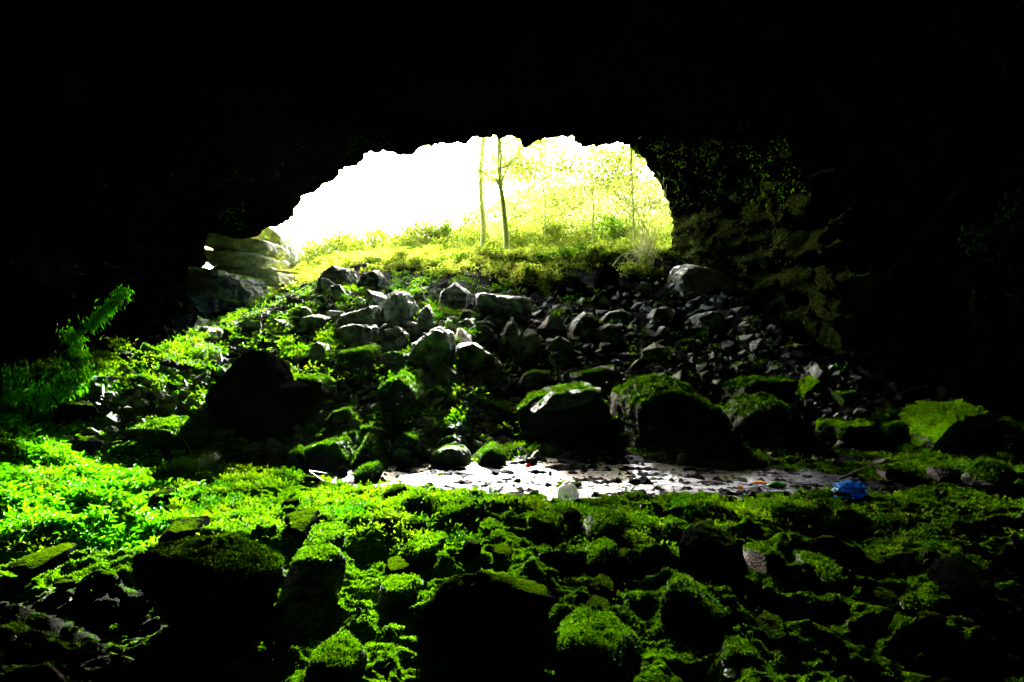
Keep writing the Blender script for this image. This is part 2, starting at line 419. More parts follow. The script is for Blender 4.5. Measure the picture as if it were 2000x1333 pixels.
def outline_rock(poly, depth, sub, seed, rough=0.04, power=3.0, dist=10.0, facets=14):
    """boulder with the plan of a traced silhouette, given its own distance and thickness; poly in metres (x, z) about the centre"""
    V, Fc = ico(sub)
    poly = np.array(poly, float)
    ang = np.arctan2(poly[:, 1], poly[:, 0]); o = np.argsort(ang)
    # dense polar radius of the polygon
    A = np.linspace(-math.pi, math.pi, 361); Rr = np.zeros(361)
    P0 = poly; P1 = np.roll(poly, -1, 0)
    for i, a in enumerate(A):
        c, s = math.cos(a), math.sin(a); best = 0
        e = P1 - P0
        den = c * e[:, 1] - s * e[:, 0]
        with np.errstate(divide='ignore', invalid='ignore'):
            t = (P0[:, 0] * e[:, 1] - P0[:, 1] * e[:, 0]) / den
            q = (P0[:, 0] * s - P0[:, 1] * c) / den
        ok = (np.abs(den) > 1e-9) & (q >= -1e-6) & (q <= 1 + 1e-6) & (t > 0)
        Rr[i] = t[ok].max() if ok.any() else 0.1
    for _ in range(2): Rr[1:-1] = (Rr[:-2] + 2 * Rr[1:-1] + Rr[2:]) / 4
    phi = np.arctan2(V[:, 2], V[:, 0])
    rad = np.interp(phi, A, Rr)
    s = np.sqrt(np.maximum(0, 1 - V[:, 1] ** 2))
    # superellipse between outline and depth
    k = (np.abs(s) ** power + np.abs(V[:, 1]) ** power) ** (-1 / power)
    lean = 0.25
    x = np.cos(phi) * rad * s * k; z = np.sin(phi) * rad * s * k
    y = V[:, 1] * k * depth * 0.5
    P = np.stack([x, y, z], 1)
    size = rad.mean()
    nrm = unit(P / np.array([1, (depth * .5 / size) ** 2 + 1e-6, 1]))
    d = rough * size * (fbm(P / size, 2.4, 5, 0.55, seed=seed % 89) + 0.9 * (ridged(P / size * [1, 1, 1.8], 1.5, 4, 0.5, seed=seed % 43) - 0.9))
    P = P + nrm * d[:, None]
    g = np.random.default_rng(seed + 1)
    ext = np.array([size, depth * .5, size])
    for _ in range(facets):
        n_ = unit(g.normal(size=3) * [.8, 1.0, .9]); h = g.uniform(.78, 1.05) - (.20 if facets > 20 else 0)
        q = (P / ext) @ n_ - h * (1.0 if abs(n_[1]) > .4 else 1.25)
        P = P - np.where(q > 0, q * .85, 0)[:, None] * n_ * ext
    P = P + nrm * (0.025 * size * fbm(P / size, 7, 3, .6, seed=seed % 31))[:, None]
    return P, Fc

ROCKS = []   # (x, y, radius) already taken
rocks_count = 0
LAND = []    # landmarks for the labels of the small rocks: (pixel x, pixel y, words)

def hull_outline(pm, dep, seed):
    g = np.random.default_rng(seed)
    bm = bmesh.new(); c = pm.mean(0)
    lo_ = pm[:, 1].min()
    for (x, z) in pm: bm.verts.new((x, g.uniform(-.12, .12) * dep, z))
    for (x, z) in pm:
        k = g.uniform(.68, .86); bm.verts.new((c[0] + (x - c[0]) * k, -dep * g.uniform(.38, .55), c[1] + (z - c[1]) * (k if z > c[1] else 1)))
    for (x, z) in pm:
        k = g.uniform(.55, .85); bm.verts.new((c[0] + (x - c[0]) * k, dep * g.uniform(.35, .6), c[1] + (z - c[1]) * (k if z > c[1] else 1)))
    bmesh.ops.convex_hull(bm, input=bm.verts)
    bmesh.ops.delete(bm, geom=[v for v in bm.verts if not v.link_faces], context='VERTS')
    bmesh.ops.dissolve_limit(bm, angle_limit=R(17), verts=bm.verts, edges=bm.edges)
    sz = float(np.ptp(pm, axis=0).mean()) / 2
    bmesh.ops.bevel(bm, geom=list(bm.edges), offset=sz * .04, segments=1, affect='EDGES', profile=.5)
    bmesh.ops.triangulate(bm, faces=bm.faces)
    for _ in range(4): bmesh.ops.subdivide_edges(bm, edges=[e for e in bm.edges if e.calc_length() > sz * .13], cuts=1, use_grid_fill=True)
    bmesh.ops.triangulate(bm, faces=bm.faces); bmesh.ops.recalc_face_normals(bm, faces=bm.faces)
    bm.verts.index_update(); bm.normal_update()
    V = np.array([v.co[:] for v in bm.verts]); Nn = np.array([v.normal[:] for v in bm.verts]); Fc = np.array([[v.index for v in f.verts] for f in bm.faces]); bm.free()
    V = V + Nn * (sz * (.07 * fbm(V / sz, 1.8, 5, .6, seed=seed % 67) + .05 * ridged(V / sz * [1, 1, 2.2], 1.7, 4, .5, seed=seed % 47)))[:, None]
    return V, Fc

def hero(label, poly, mat='mossy', depth=None, name='boulder', y=None, sub=5, rough=0.05, power=2.6, group=None, land=None, push=0.0, base=None):
    poly = np.array(poly, float)
    pb = poly[:, 1].max(); pc = (poly[:, 0].min() + poly[:, 0].max()) / 2
    p = hit(pc, base if base else pb) if y is None else at(pc, pb, y)
    yy = p.y + push
    W = (poly[:, 0].max() - poly[:, 0].min()) * yy / F
    dep = depth if depth else 0.8 * W
    yc = yy + dep * 0.30
    c = poly.mean(0)
    pm = np.stack([(poly[:, 0] - c[0]) * yc / F, -(poly[:, 1] - c[1]) * yc / F], 1)
    # sink the base a little
    low = pm[:, 1].min(); pm[:, 1] = np.where(pm[:, 1] < low * 0.75, pm[:, 1] - 0.10 * abs(low) - 0.05, pm[:, 1])
    sd = int(abs(c[0] * 31 + c[1] * 17)) + 5
    ang = mat in ('bare', 'half', 'pale', 'slab') or (mat == 'mossy' and pb < 915 and W > .5)
    if ang: P, Fc = hull_outline(pm, dep * 1.2, sd)
    else: P, Fc = outline_rock(pm, dep, sub, sd, rough, power, yc, 24)
    o = obj(name, new_mesh(name, P, Fc, not ang), M[mat], loc=at(c[0], c[1], yc))
    tag(o, label, 'rock' if name != 'boulder' else 'boulder', group)
    ROCKS.append((o.location.x, o.location.y, W * 0.5))
    if land: LAND.append((c[0], c[1], land))
    return o

def ell(cx, cy, w, h, seed=0, n=14, flat=0.0):
    """irregular rounded silhouette (pixels): centre, width, height"""
    g = np.random.default_rng(seed + int(cx * 7 + cy))
    out = []
    for i in range(n):
        a = 2 * math.pi * i / n
        c, s = math.cos(a), math.sin(a)
        e = 2.4
        k = (abs(c) ** e + abs(s) ** e) ** (-1 / e) * g.uniform(0.88, 1.06)
        out.append((cx + c * w / 2 * k, cy + s * h / 2 * k))
    return out

HB = 'boulders lying about the cave floor'
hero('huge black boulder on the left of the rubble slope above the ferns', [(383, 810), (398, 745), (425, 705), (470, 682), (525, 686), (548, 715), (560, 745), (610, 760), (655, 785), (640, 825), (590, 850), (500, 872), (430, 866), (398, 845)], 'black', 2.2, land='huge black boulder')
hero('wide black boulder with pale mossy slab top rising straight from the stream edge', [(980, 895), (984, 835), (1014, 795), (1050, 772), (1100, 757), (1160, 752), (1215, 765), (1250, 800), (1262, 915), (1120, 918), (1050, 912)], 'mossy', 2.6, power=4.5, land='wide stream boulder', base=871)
hero('pale mossy slab lying on top of the wide black stream boulder', [(1030, 790), (1040, 778), (1066, 764), (1160, 750), (1172, 762), (1166, 772), (1110, 782)], 'half', 2.4, base=871, rough=.03)
hero('tall pyramid shaped black boulder with mossy ridges right of the slab topped boulder', [(1196, 912), (1198, 850), (1204, 775), (1245, 745), (1295, 735), (1330, 752), (1375, 785), (1412, 818), (1400, 845), (1350, 880), (1330, 912)], 'mossy', 2.4, power=3.2, land='black pyramid boulder', base=871)
hero('rounded dark boulder with thin mossy rim right of the pyramid boulder', [(1405, 905), (1408, 850), (1420, 800), (1450, 778), (1490, 772), (1530, 790), (1555, 830), (1565, 890), (1500, 905)], 'mossy', 1.8, land='rounded dark boulder', base=871)
hero('low domed boulder behind the rounded dark boulder with mossy right shoulder', [(1415, 790), (1418, 755), (1450, 738), (1500, 733), (1540, 740), (1562, 775), (1560, 800)], 'mossy', 1.5, land='low domed boulder')
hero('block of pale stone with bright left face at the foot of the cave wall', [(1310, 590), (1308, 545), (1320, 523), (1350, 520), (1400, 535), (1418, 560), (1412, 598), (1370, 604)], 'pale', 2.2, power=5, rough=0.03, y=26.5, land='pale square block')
hero('upright black pillar rock with notched top near the crest of the slope', [(1160, 600), (1162, 540), (1172, 515), (1185, 520), (1195, 514), (1206, 540), (1210, 600)], 'dark', 1.4, y=27.0, land='black pillar rock')
hero('dark leaning rock just left of the notched pillar rock', [(1090, 612), (1092, 560), (1105, 535), (1125, 530), (1145, 560), (1160, 585), (1155, 612)], 'dark', 1.4, y=26.6)
hero('large tilted slab covered in green moss below the dark right wall', [(1750, 872), (1756, 845), (1790, 808), (1830, 792), (1880, 783), (1885, 800), (1850, 830), (1830, 850), (1790, 862)], 'slab', 1.8, land='tilted green slab', rough=0.03)
hero('flat mossy slab with drooping left end left of the tilted green slab', [(1600, 850), (1606, 826), (1650, 820), (1700, 830), (1742, 818), (1735, 838), (1690, 856), (1640, 866)], 'slab', 1.2, rough=0.03)
hero('small wedge of mossy stone above the tilted green slab', [(1755, 805), (1760, 788), (1795, 786), (1780, 806)], 'slab', .6, rough=0.03, push=.8, base=830)
hero('narrow green stone leaning behind the tilted green slab on its right', [(1868, 822), (1875, 808), (1900, 800), (1902, 812), (1885, 826)], 'slab', .6, rough=0.03)
hero('steep mossy slab standing beside the rounded dark boulder', [(1549, 795), (1552, 765), (1570, 742), (1592, 732), (1590, 760), (1565, 798)], 'slab', .8, rough=0.03)
hero('pale mossy stone near the wall above the flat slab', [(1628, 790), (1625, 765), (1655, 757), (1668, 768), (1655, 790)], 'slab', .8)
# rubble slope
hero('broad dark faceted rock in the middle of the rubble slope', [(800, 700), (808, 672), (830, 660), (862, 638), (885, 650), (890, 680), (878, 712), (835, 716)], 'bare', 1.6, power=4, land='broad faceted rock')
hero('squat rock with pale rim right of the broad faceted rock', [(882, 722), (886, 684), (900, 672), (925, 668), (935, 684), (960, 690), (985, 718), (930, 728)], 'bare', 1.5, power=4)
hero('pale upright pointed slab on the rubble slope', [(972, 690), (978, 655), (1000, 620), (1012, 640), (1020, 670), (1000, 695)], 'bare', 0.8, power=4, land='pale pointed slab')
hero('bright leaning slab just right of the pale pointed slab', [(1000, 700), (1012, 672), (1030, 645), (1048, 648), (1058, 675), (1060, 700), (1030, 705)], 'bare', 1.0, power=4)
hero('dark slab with sunlit top edge on the upper left rubble', [(655, 640), (665, 618), (700, 608), (738, 598), (745, 625), (730, 645), (690, 652)], 'bare', 1.4, power=4, land='dark upper slab')
hero('layered grey rock near the crest above the dark slab', [(752, 630), (755, 590), (775, 568), (800, 575), (816, 600), (812, 630), (785, 640)], 'bare', 1.4, power=3.5)
hero('bright topped wedge rock at the crest among bushes', [(858, 592), (862, 575), (890, 552), (892, 562), (920, 575), (915, 598), (880, 604)], 'bare', 1.4, power=3.5)
hero('dark square rock below the bright topped wedge', [(925, 600), (930, 575), (970, 580), (975, 600), (1005, 600), (1036, 585), (1038, 615), (1020, 640), (960, 636)], 'bare', 1.6, power=4)
hero('triangular black rock with lit left edge under the dark upper slab', [(610, 700), (620, 672), (632, 665), (648, 680), (664, 700), (640, 712)], 'half', 1.0, power=4)
hero('flat topped black rock with fern cushion right of the triangular rock', [(665, 715), (668, 688), (700, 680), (735, 676), (746, 700), (740, 730), (700, 735)], 'mossy', 1.3, power=3.5)
hero('black arching rock crowned with yellow green moss mid slope', [(755, 800), (750, 760), (762, 738), (790, 728), (815, 745), (830, 765), (850, 800), (800, 815)], 'mossy', 1.6, land='moss crowned arch rock')
hero('sloping mossy rock running down right of the arch rock', [(832, 790), (838, 762), (852, 748), (872, 760), (890, 778), (885, 798)], 'mossy', 1.0)
hero('pointed dark rock with white edges above the sloping mossy rock', [(852, 740), (858, 718), (870, 708), (890, 724), (908, 742), (890, 756)], 'half', 0.9)
hero('pale green topped slab left of the long slab', [(1012, 750), (1016, 728), (1045, 718), (1072, 726), (1075, 745), (1045, 762)], 'half', 1.2, rough=0.03)
hero('long slab with bright mossy top above the wide black boulder', [(1110, 755), (1112, 732), (1150, 720), (1198, 714), (1212, 732), (1214, 760), (1160, 765)], 'half', 1.5, power=4, rough=0.03, land='long mossy slab')
hero('grey pitted round rock right of the rubble on its own', [(1425, 735), (1426, 712), (1445, 703), (1462, 712), (1462, 730), (1445, 740)], 'half', 0.9)
hero('green topped wedge stone in the grey rubble', [(1315, 684), (1316, 668), (1350, 662), (1356, 672), (1345, 686)], 'mossy', 0.8)
hero('angular grey slab leaning left in the grey rubble below the pale block', [(1352, 640), (1350, 620), (1380, 608), (1405, 612), (1408, 640), (1375, 648)], 'bare', 1.2, power=4)
hero('tilted grey plate above the long mossy slab', [(1160, 662), (1165, 645), (1190, 632), (1200, 640), (1195, 655), (1178, 668)], 'bare', .7, power=4)
hero('low black rock at the stream edge with thin bright outline', [(845, 905), (842, 880), (860, 866), (890, 862), (915, 878), (922, 898), (900, 908)], 'half', 1.0, land='low outlined rock')
hero('mossy topped black rock above the low outlined rock', [(852, 865), (862, 850), (890, 842), (905, 852), (920, 876), (880, 880)], 'half', 1.0)
hero('small round black stone with moss near the wide boulder', [(925, 905), (938, 880), (962, 868), (985, 880), (990, 905)], 'mossy', .8)
hero('triangular black rock standing left of the stream', [(690, 905), (702, 882), (722, 850), (745, 868), (775, 900), (790, 912)], 'mossy', 1.2, land='black triangle rock')
hero('mossy boulder in front of the black triangle rock', [(682, 940), (690, 918), (715, 908), (740, 904), (755, 920), (758, 938), (720, 946)], 'mossy', 1.0)
hero('small dark post of rock left of the stream edge', [(660, 932), (662, 912), (672, 908), (680, 925), (678, 936)], 'dark', .3, sub=4)
hero('black cushion of rock with mossy brow below the arch rock', [(702, 855), (712, 832), (745, 822), (775, 834), (790, 855), (740, 862)], 'mossy', 1.0)
hero('curved mossy rock above the stream left of the wide boulder', [(775, 880), (780, 850), (800, 836), (825, 846), (840, 875), (835, 895), (800, 898)], 'mossy', 1.2)
hero('ribbed green slab between arch rock and wide boulder', [(928, 805), (930, 782), (960, 778), (1000, 800), (990, 815), (960, 818)], 'mossy', 1.0, rough=0.08)
hero('sloping fern covered rock under the huge black boulder', [(600, 905), (610, 870), (640, 850), (675, 856), (695, 885), (690, 910)], 'mossy', 1.2)
hero('pair rock with yellow moss left of the fern covered rock', [(560, 905), (565, 885), (585, 872), (602, 885), (606, 908)], 'mossy', .8)
hero('black rock with mossy lip beside the huge black boulder', [(650, 812), (660, 800), (690, 792), (700, 815), (680, 830), (655, 826)], 'mossy', .9)
hero('dark rock with green crest left of the arch rock', [(560, 790), (570, 740), (610, 728), (645, 740), (655, 762), (620, 790)], 'mossy', 1.1)
hero('oval black boulder high on the left bank', [(90, 825), (95, 795), (125, 785), (165, 784), (200, 795), (212, 815), (170, 838), (130, 840)], 'dark', 1.2, land='oval black boulder')
hero('black boulder below the oval boulder on the left bank', [(115, 898), (120, 862), (150, 850), (180, 856), (210, 872), (212, 895), (160, 902)], 'dark', 1.0)
hero('long black boulder with fern fringe left of the huge boulder', [(262, 868), (268, 828), (300, 815), (350, 820), (390, 828), (412, 865), (380, 874), (300, 872)], 'mossy', 1.4, land='long fern fringed boulder')
hero('rounded black rock under the long fern fringed boulder', [(240, 898), (245, 872), (265, 858), (292, 858), (312, 880), (300, 900)], 'mossy', 0.9)
hero('brown topped slab among ferns on the left floor', [(352, 905), (356, 892), (385, 880), (415, 886), (420, 902), (385, 912)], 'half', .9)
hero('white edged dark block on the crest at upper left', [(395, 668), (398, 645), (415, 636), (432, 646), (436, 668)], 'half', 1.0)
# floor, middle distance
hero('black hump rock ringed by bright ferns left of centre', [(272, 992), (285, 970), (315, 958), (345, 955), (362, 968), (330, 985)], 'dark', .8)
hero('dark boulder with white ledge on the left floor', [(305, 1060), (318, 1035), (345, 1017), (395, 1024), (412, 1030), (405, 1060), (350, 1066)], 'dark', 1.0, land='white ledge boulder')
hero('wide lens shaped black boulder among ferns', [(495, 1035), (525, 1012), (580, 1006), (640, 1004), (660, 1015), (650, 1038), (575, 1044)], 'dark', 1.0, land='lens shaped boulder')
hero('flat mossy boulder right below the lens shaped boulder', [(565, 1058), (578, 1040), (620, 1034), (680, 1040), (700, 1058), (702, 1082), (640, 1078)], 'mossy', 1.1)
hero('tilted black boulder with white rim left of the stream end', [(780, 996), (785, 975), (812, 962), (836, 958), (840, 975), (815, 995)], 'mossy', .8, land='tilted rimmed boulder')
hero('dark sloping stone beside the tilted rimmed boulder', [(735, 975), (745, 962), (775, 948), (800, 940), (800, 960), (775, 985)], 'dark', .8)
hero('egg shaped dark stone on the mossy floor', [(711, 998), (713, 988), (730, 984), (744, 994), (742, 1004), (725, 1006)], 'mossy', .3, sub=4)
hero('small upright black tooth of rock', [(742, 1040), (745, 1010), (752, 1000), (768, 1015), (780, 1040), (770, 1048)], 'dark', .4, sub=4)
hero('long humped boulder with mossy back and leafy plant in the middle floor', [(800, 1020), (812, 1005), (840, 992), (880, 990), (920, 982), (945, 992), (962, 1012), (955, 1028), (900, 1032), (840, 1028)], 'mossy', .9, land='humped boulder')
hero('small mossy dome in front of the humped boulder', [(855, 1040), (858, 1020), (875, 1014), (890, 1024), (892, 1040)], 'mossy', .35, sub=4)
hero('sunken black boulder with mossy brow right of the humped boulder', [(1018, 1046), (1022, 1015), (1045, 1004), (1085, 1008), (1110, 1018), (1118, 1042), (1070, 1056)], 'mossy', .9, land='sunken boulder')
hero('small round black stone right above the sunken boulder', [(1100, 1022), (1105, 1000), (1122, 996), (1135, 1005), (1130, 1024)], 'dark', .4, sub=4)
hero('dark boulder with bright mossy left edge in the middle floor', [(1130, 1058), (1140, 1020), (1165, 1002), (1200, 998), (1218, 1012), (1220, 1040), (1190, 1060)], 'mossy', .9, land='mossy edged boulder')
hero('flat dark stone left of the sunken boulder', [(922, 1040), (930, 1026), (965, 1020), (990, 1028), (985, 1042)], 'mossy', .6)
hero('elongated stone with speckled white moss back', [(745, 1092), (765, 1075), (810, 1060), (880, 1058), (895, 1070), (895, 1100), (850, 1108), (790, 1104)], 'mossy', .9, land='speckled stone')
hero('square black stone right of the speckled stone', [(896, 1090), (898, 1068), (915, 1056), (935, 1055), (944, 1088), (930, 1095)], 'dark', .5, sub=4)
hero('smooth oval black stone ringed by moss', [(948, 1085), (958, 1072), (985, 1068), (1010, 1076), (1008, 1090), (975, 1094)], 'dark', .5, sub=4)
hero('low mossy mound beside the oval stone', [(1045, 1090), (1052, 1076), (1070, 1070), (1080, 1080), (1078, 1092)], 'mossy', .35, sub=4)
hero('black boulder with white edge above the small pyramid rock', [(1200, 1120), (1196, 1085), (1215, 1072), (1240, 1070), (1258, 1090), (1250, 1118), (1225, 1126)], 'dark', .7, land='white edged boulder')
hero('mossy slope boulder left of the white edged boulder', [(1120, 1110), (1140, 1080), (1170, 1062), (1210, 1060), (1215, 1090), (1180, 1118)], 'mossy', .9)
hero('cone shaped black boulder on the near mossy floor', [(1142, 1170), (1150, 1140), (1172, 1126), (1195, 1134), (1212, 1165), (1180, 1176)], 'dark', .6, land='cone shaped boulder')
hero('rounded black boulder below the cone shaped boulder', [(1128, 1215), (1132, 1190), (1155, 1180), (1190, 1182), (1210, 1198), (1212, 1216), (1165, 1222)], 'dark', .7)
hero('big black boulder with frosted mossy edge right of centre', [(1330, 1130), (1335, 1065), (1360, 1040), (1395, 1030), (1430, 1048), (1455, 1080), (1462, 1128), (1400, 1142)], 'dark', 1.1, land='big frosted boulder')
hero('dark dome boulder left above the big frosted boulder', [(1285, 1060), (1290, 1030), (1315, 1016), (1345, 1022), (1352, 1050), (1320, 1068)], 'mossy', .8)
hero('dim boulder right of the big frosted boulder', [(1462, 1130), (1470, 1075), (1495, 1058), (1520, 1080), (1528, 1125)], 'mossy', .9)
hero('low black boulder with mossy crown on the right floor', [(1548, 1130), (1555, 1100), (1590, 1088), (1625, 1095), (1655, 1125), (1620, 1142)], 'mossy', 1.0, land='low right boulder')
hero('black rock box shaped with thin green top by the right bank', [(1690, 940), (1692, 918), (1730, 910), (1800, 915), (1812, 935), (1760, 945)], 'mossy', .9)
hero('black stone with green corner under the right bank ferns', [(1822, 945), (1820, 912), (1845, 905), (1868, 915), (1870, 945)], 'mossy', .8)
hero('right bank boulder under a mossy blanket', [(1880, 960), (1885, 912), (1920, 900), (1975, 905), (1985, 945), (1940, 965)], 'mossy', 1.2)
# foreground
hero('broad mossy slab boulder with black front on the near left', [(232, 1190), (240, 1120), (270, 1082), (340, 1066), (430, 1062), (520, 1075), (580, 1100), (610, 1150), (600, 1210), (560, 1245), (420, 1255), (300, 1240)], 'mossy', 1.3, power=2.8, land='broad near left slab')
hero('mossy shoulder boulder right of the broad near left slab', [(540, 1140), (560, 1085), (610, 1066), (660, 1075), (695, 1110), (700, 1140), (650, 1160), (590, 1160)], 'mossy', .8)
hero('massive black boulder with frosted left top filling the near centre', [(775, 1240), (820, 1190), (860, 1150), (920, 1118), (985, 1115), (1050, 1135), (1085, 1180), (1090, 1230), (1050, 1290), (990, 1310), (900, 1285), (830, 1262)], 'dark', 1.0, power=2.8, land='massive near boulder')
hero('dark boulder with mossy brow left of the massive near boulder', [(712, 1172), (722, 1150), (755, 1138), (810, 1136), (832, 1152), (820, 1180), (770, 1195)], 'mossy', .6)
hero('flat topped black boulder above the mossy browed boulder', [(735, 1128), (738, 1106), (760, 1098), (800, 1100), (820, 1112), (818, 1130)], 'dark', .6, sub=4)
hero('big mossy boulder at the bottom right of centre', [(1030, 1333), (1045, 1285), (1085, 1240), (1140, 1215), (1200, 1220), (1250, 1250), (1285, 1300), (1290, 1345)], 'mossy', 1.2, power=2.4, land='bottom mossy boulder')
hero('mossy mound boulder on the bottom right floor', [(1395, 1310), (1400, 1275), (1425, 1256), (1460, 1260), (1488, 1280), (1490, 1315)], 'mossy', .6)
hero('wide mossy boulder left above the mossy mound', [(1255, 1215), (1262, 1160), (1300, 1138), (1350, 1140), (1400, 1175), (1445, 1195), (1440, 1235), (1340, 1240)], 'mossy', .9)
hero('black boulder under the wide mossy boulder on the right', [(1465, 1240), (1470, 1212), (1500, 1200), (1532, 1208), (1532, 1238)], 'dark', .6)
hero('dark spoon shaped hollow stone on the right floor', [(1670, 1180), (1680, 1156), (1720, 1150), (1765, 1158), (1760, 1172), (1710, 1182)], 'dark', .6, sub=4)
hero('mossy ridge boulder along the bottom left', [(285, 1333), (300, 1290), (370, 1270), (460, 1275), (520, 1300), (540, 1345)], 'mossy', .8)
hero('mossy hummock boulder at the bottom centre', [(575, 1345), (585, 1285), (640, 1260), (700, 1268), (740, 1300), (745, 1345)], 'mossy', .8)
hero('dim boulder on the far left of the near floor', [(30, 1100), (40, 1085), (90, 1075), (150, 1080), (160, 1105), (100, 1115)], 'dark', .8)
hero('black knob boulder standing on the near right', [(1850, 1130), (1860, 1085), (1880, 1070), (1900, 1090), (1925, 1150), (1900, 1210), (1860, 1200)], 'dark', .8)

hero('great slab with sunlit brow between the dark upper slab and the layered grey rock', [(655, 665), (668, 640), (705, 628), (740, 640), (745, 668), (700, 676)], 'bare', 1.4)
hero('slanting grey rock under the layered grey rock', [(745, 668), (752, 645), (785, 638), (805, 652), (798, 674), (765, 680)], 'bare', 1.3)
hero('rock with mossy scalp left of the pale pointed slab', [(905, 668), (912, 648), (935, 630), (962, 640), (970, 662), (940, 674)], 'half', 1.3)
hero('dark hollow faced rock right of the bright leaning slab', [(1060, 690), (1068, 665), (1090, 655), (1112, 668), (1118, 690), (1090, 700)], 'bare', 1.2)
hero('sharp peaked grey rock below the dark leaning rock', [(1108, 655), (1118, 628), (1140, 608), (1160, 625), (1165, 650), (1135, 662)], 'bare', 1.3)
hero('round shouldered rock left of the broad faceted rock', [(745, 712), (750, 690), (778, 682), (800, 692), (802, 714), (770, 722)], 'half', 1.2)
hero('grey rock wedged above the squat pale rimmed rock', [(885, 650), (893, 632), (915, 622), (930, 634), (925, 652)], 'bare', 1.0)
hero('low slab on the upper left rubble under the bent branch', [(590, 640), (598, 622), (625, 612), (650, 622), (648, 642), (620, 648)], 'bare', 1.2)
hero('pale chipped rock at the left end of the upper rubble', [(520, 650), (528, 632), (550, 622), (575, 634), (575, 652), (548, 658)], 'half', 1.2)
hero('dark crest rock sunk in leaves under the left bushes', [(620, 560), (630, 535), (660, 520), (690, 530), (700, 556), (660, 566)], 'half', 1.4)
hero('grey crest rock right of the leaf sunk crest rock', [(700, 560), (712, 538), (738, 528), (752, 545), (748, 562)], 'bare', 1.2)
hero('tall shard beside the low black outlined rock', [(812, 640), (820, 610), (838, 596), (850, 615), (852, 640), (832, 646)], 'bare', 1.0)
hero('blocky rock between the bright topped wedge and the pale pointed slab', [(940, 640), (948, 618), (975, 612), (990, 628), (985, 645), (960, 650)], 'bare', 1.1)
hero('plate of grey rock high on the right rubble under the pillar', [(1170, 628), (1180, 612), (1215, 604), (1232, 616), (1222, 632), (1195, 636)], 'bare', 1.1)
hero('grey wedge under the pale square block', [(1262, 622), (1270, 604), (1300, 600), (1318, 612), (1305, 628)], 'bare', 1.0)

# ---- prototypes for the many other rocks
def hull_rock(seed, npts=13, bev=0.035, chips=True):
    g = np.random.default_rng(seed)
    bm = bmesh.new()
    for q in unit(g.normal(size=(npts, 3)) * [1, 1, .8]) * g.uniform(.78, 1.05, (npts, 1)):
        bm.verts.new(q)
    r_ = bmesh.ops.convex_hull(bm, input=bm.verts)
    bmesh.ops.delete(bm, geom=[v for v in bm.verts if not v.link_faces], context='VERTS')
    bmesh.ops.dissolve_limit(bm, angle_limit=R(14), verts=bm.verts, edges=bm.edges)
    if bev: bmesh.ops.bevel(bm, geom=list(bm.edges), offset=bev, segments=1, affect='EDGES', profile=.5)
    if chips:
        bmesh.ops.triangulate(bm, faces=bm.faces)
        for _ in range(2): bmesh.ops.subdivide_edges(bm, edges=[e for e in bm.edges if e.calc_length() > .16], cuts=1, use_grid_fill=True)
        bmesh.ops.triangulate(bm, faces=bm.faces)
        co = np.array([v.co[:] for v in bm.verts]); d = .035 * fbm(co, 3.0, 4, .6, seed=seed % 61) + .02 * ridged(co * [1, 1, 2], 2.5, 3, .5, seed=seed % 41)
        for v, k in zip(bm.verts, d): v.co *= 1 + k
    bmesh.ops.triangulate(bm, faces=bm.faces); bmesh.ops.recalc_face_normals(bm, faces=bm.faces)
    bm.verts.index_update(); V = np.array([v.co[:] for v in bm.verts]); Fc = np.array([[v.index for v in f.verts] for f in bm.faces]); bm.free()
    return V, Fc
ANG = [new_mesh('rock', *hull_rock(100 + i, 10 + i % 5), False) for i in range(18)]
RND = [new_mesh('rock', *rock_verts(3, 300 + i, planes=14, sharp=7, rough=0.10)) for i in range(12)]
def variants(ms, mats):
    out = {}
    for k in mats:
        out[k] = []
        for me in ms:
            c = me.copy(); c.materials.clear(); c.materials.append(M[k]); out[k].append(c)
    return out
ANGM = variants(ANG, ['bare', 'half', 'mossy', 'dark'])
RNDM = variants(RND, ['half', 'mossy', 'dark'])

fill = []     # candidate rocks: x, y, size, family
def try_place(x, y, s, lim=0.75):
    for (a, b_, r) in ROCKS:
        if (a - x) ** 2 + (b_ - y) ** 2 < (lim * (r + s)) ** 2: return False
    ROCKS.append((x, y, s)); return True

g = np.random.default_rng(11)
n_slope = 0
for _ in range(6000):
    if n_slope >= 235: break
    py = g.uniform(575, 885); px = g.uniform(250, 1640)
    if py < np.interp(px, [250, 400, 560, 650, 1060, 1300, 1480, 1640], [735, 655, 590, 575, 575, 500, 620, 735]): continue
    p = hit(px, py)
    wpx = g.choice([22, 28, 36, 48, 62], p=[.25, .3, .25, .14, .06]) * g.uniform(0.85, 1.15)
    if 540 < px < 1080 and py < 730: wpx *= 1.4
    s = wpx * p.y / F / 2
    if not try_place(p.x, p.y, s, 0.55): continue
    fill.append((px, py, p, s, 'slope')); n_slope += 1
n_floor = 0
for _ in range(6000):
    if n_floor >= 60: break
    py = g.uniform(890, 1320); px = g.uniform(20, 1980)
    p = hit(px, py)
    if stream_mask(p.x, p.y) > 0.3 and g.random() > 0.15: continue
    wpx = g.choice([26, 36, 50, 70], p=[.35, .3, .22, .13]) * (0.6 + (py - 890) / 500)
    s = wpx * p.y / F / 2
    if not try_place(p.x, p.y, s, 0.8): continue
    fill.append((px, py, p, s, 'floor')); n_floor += 1

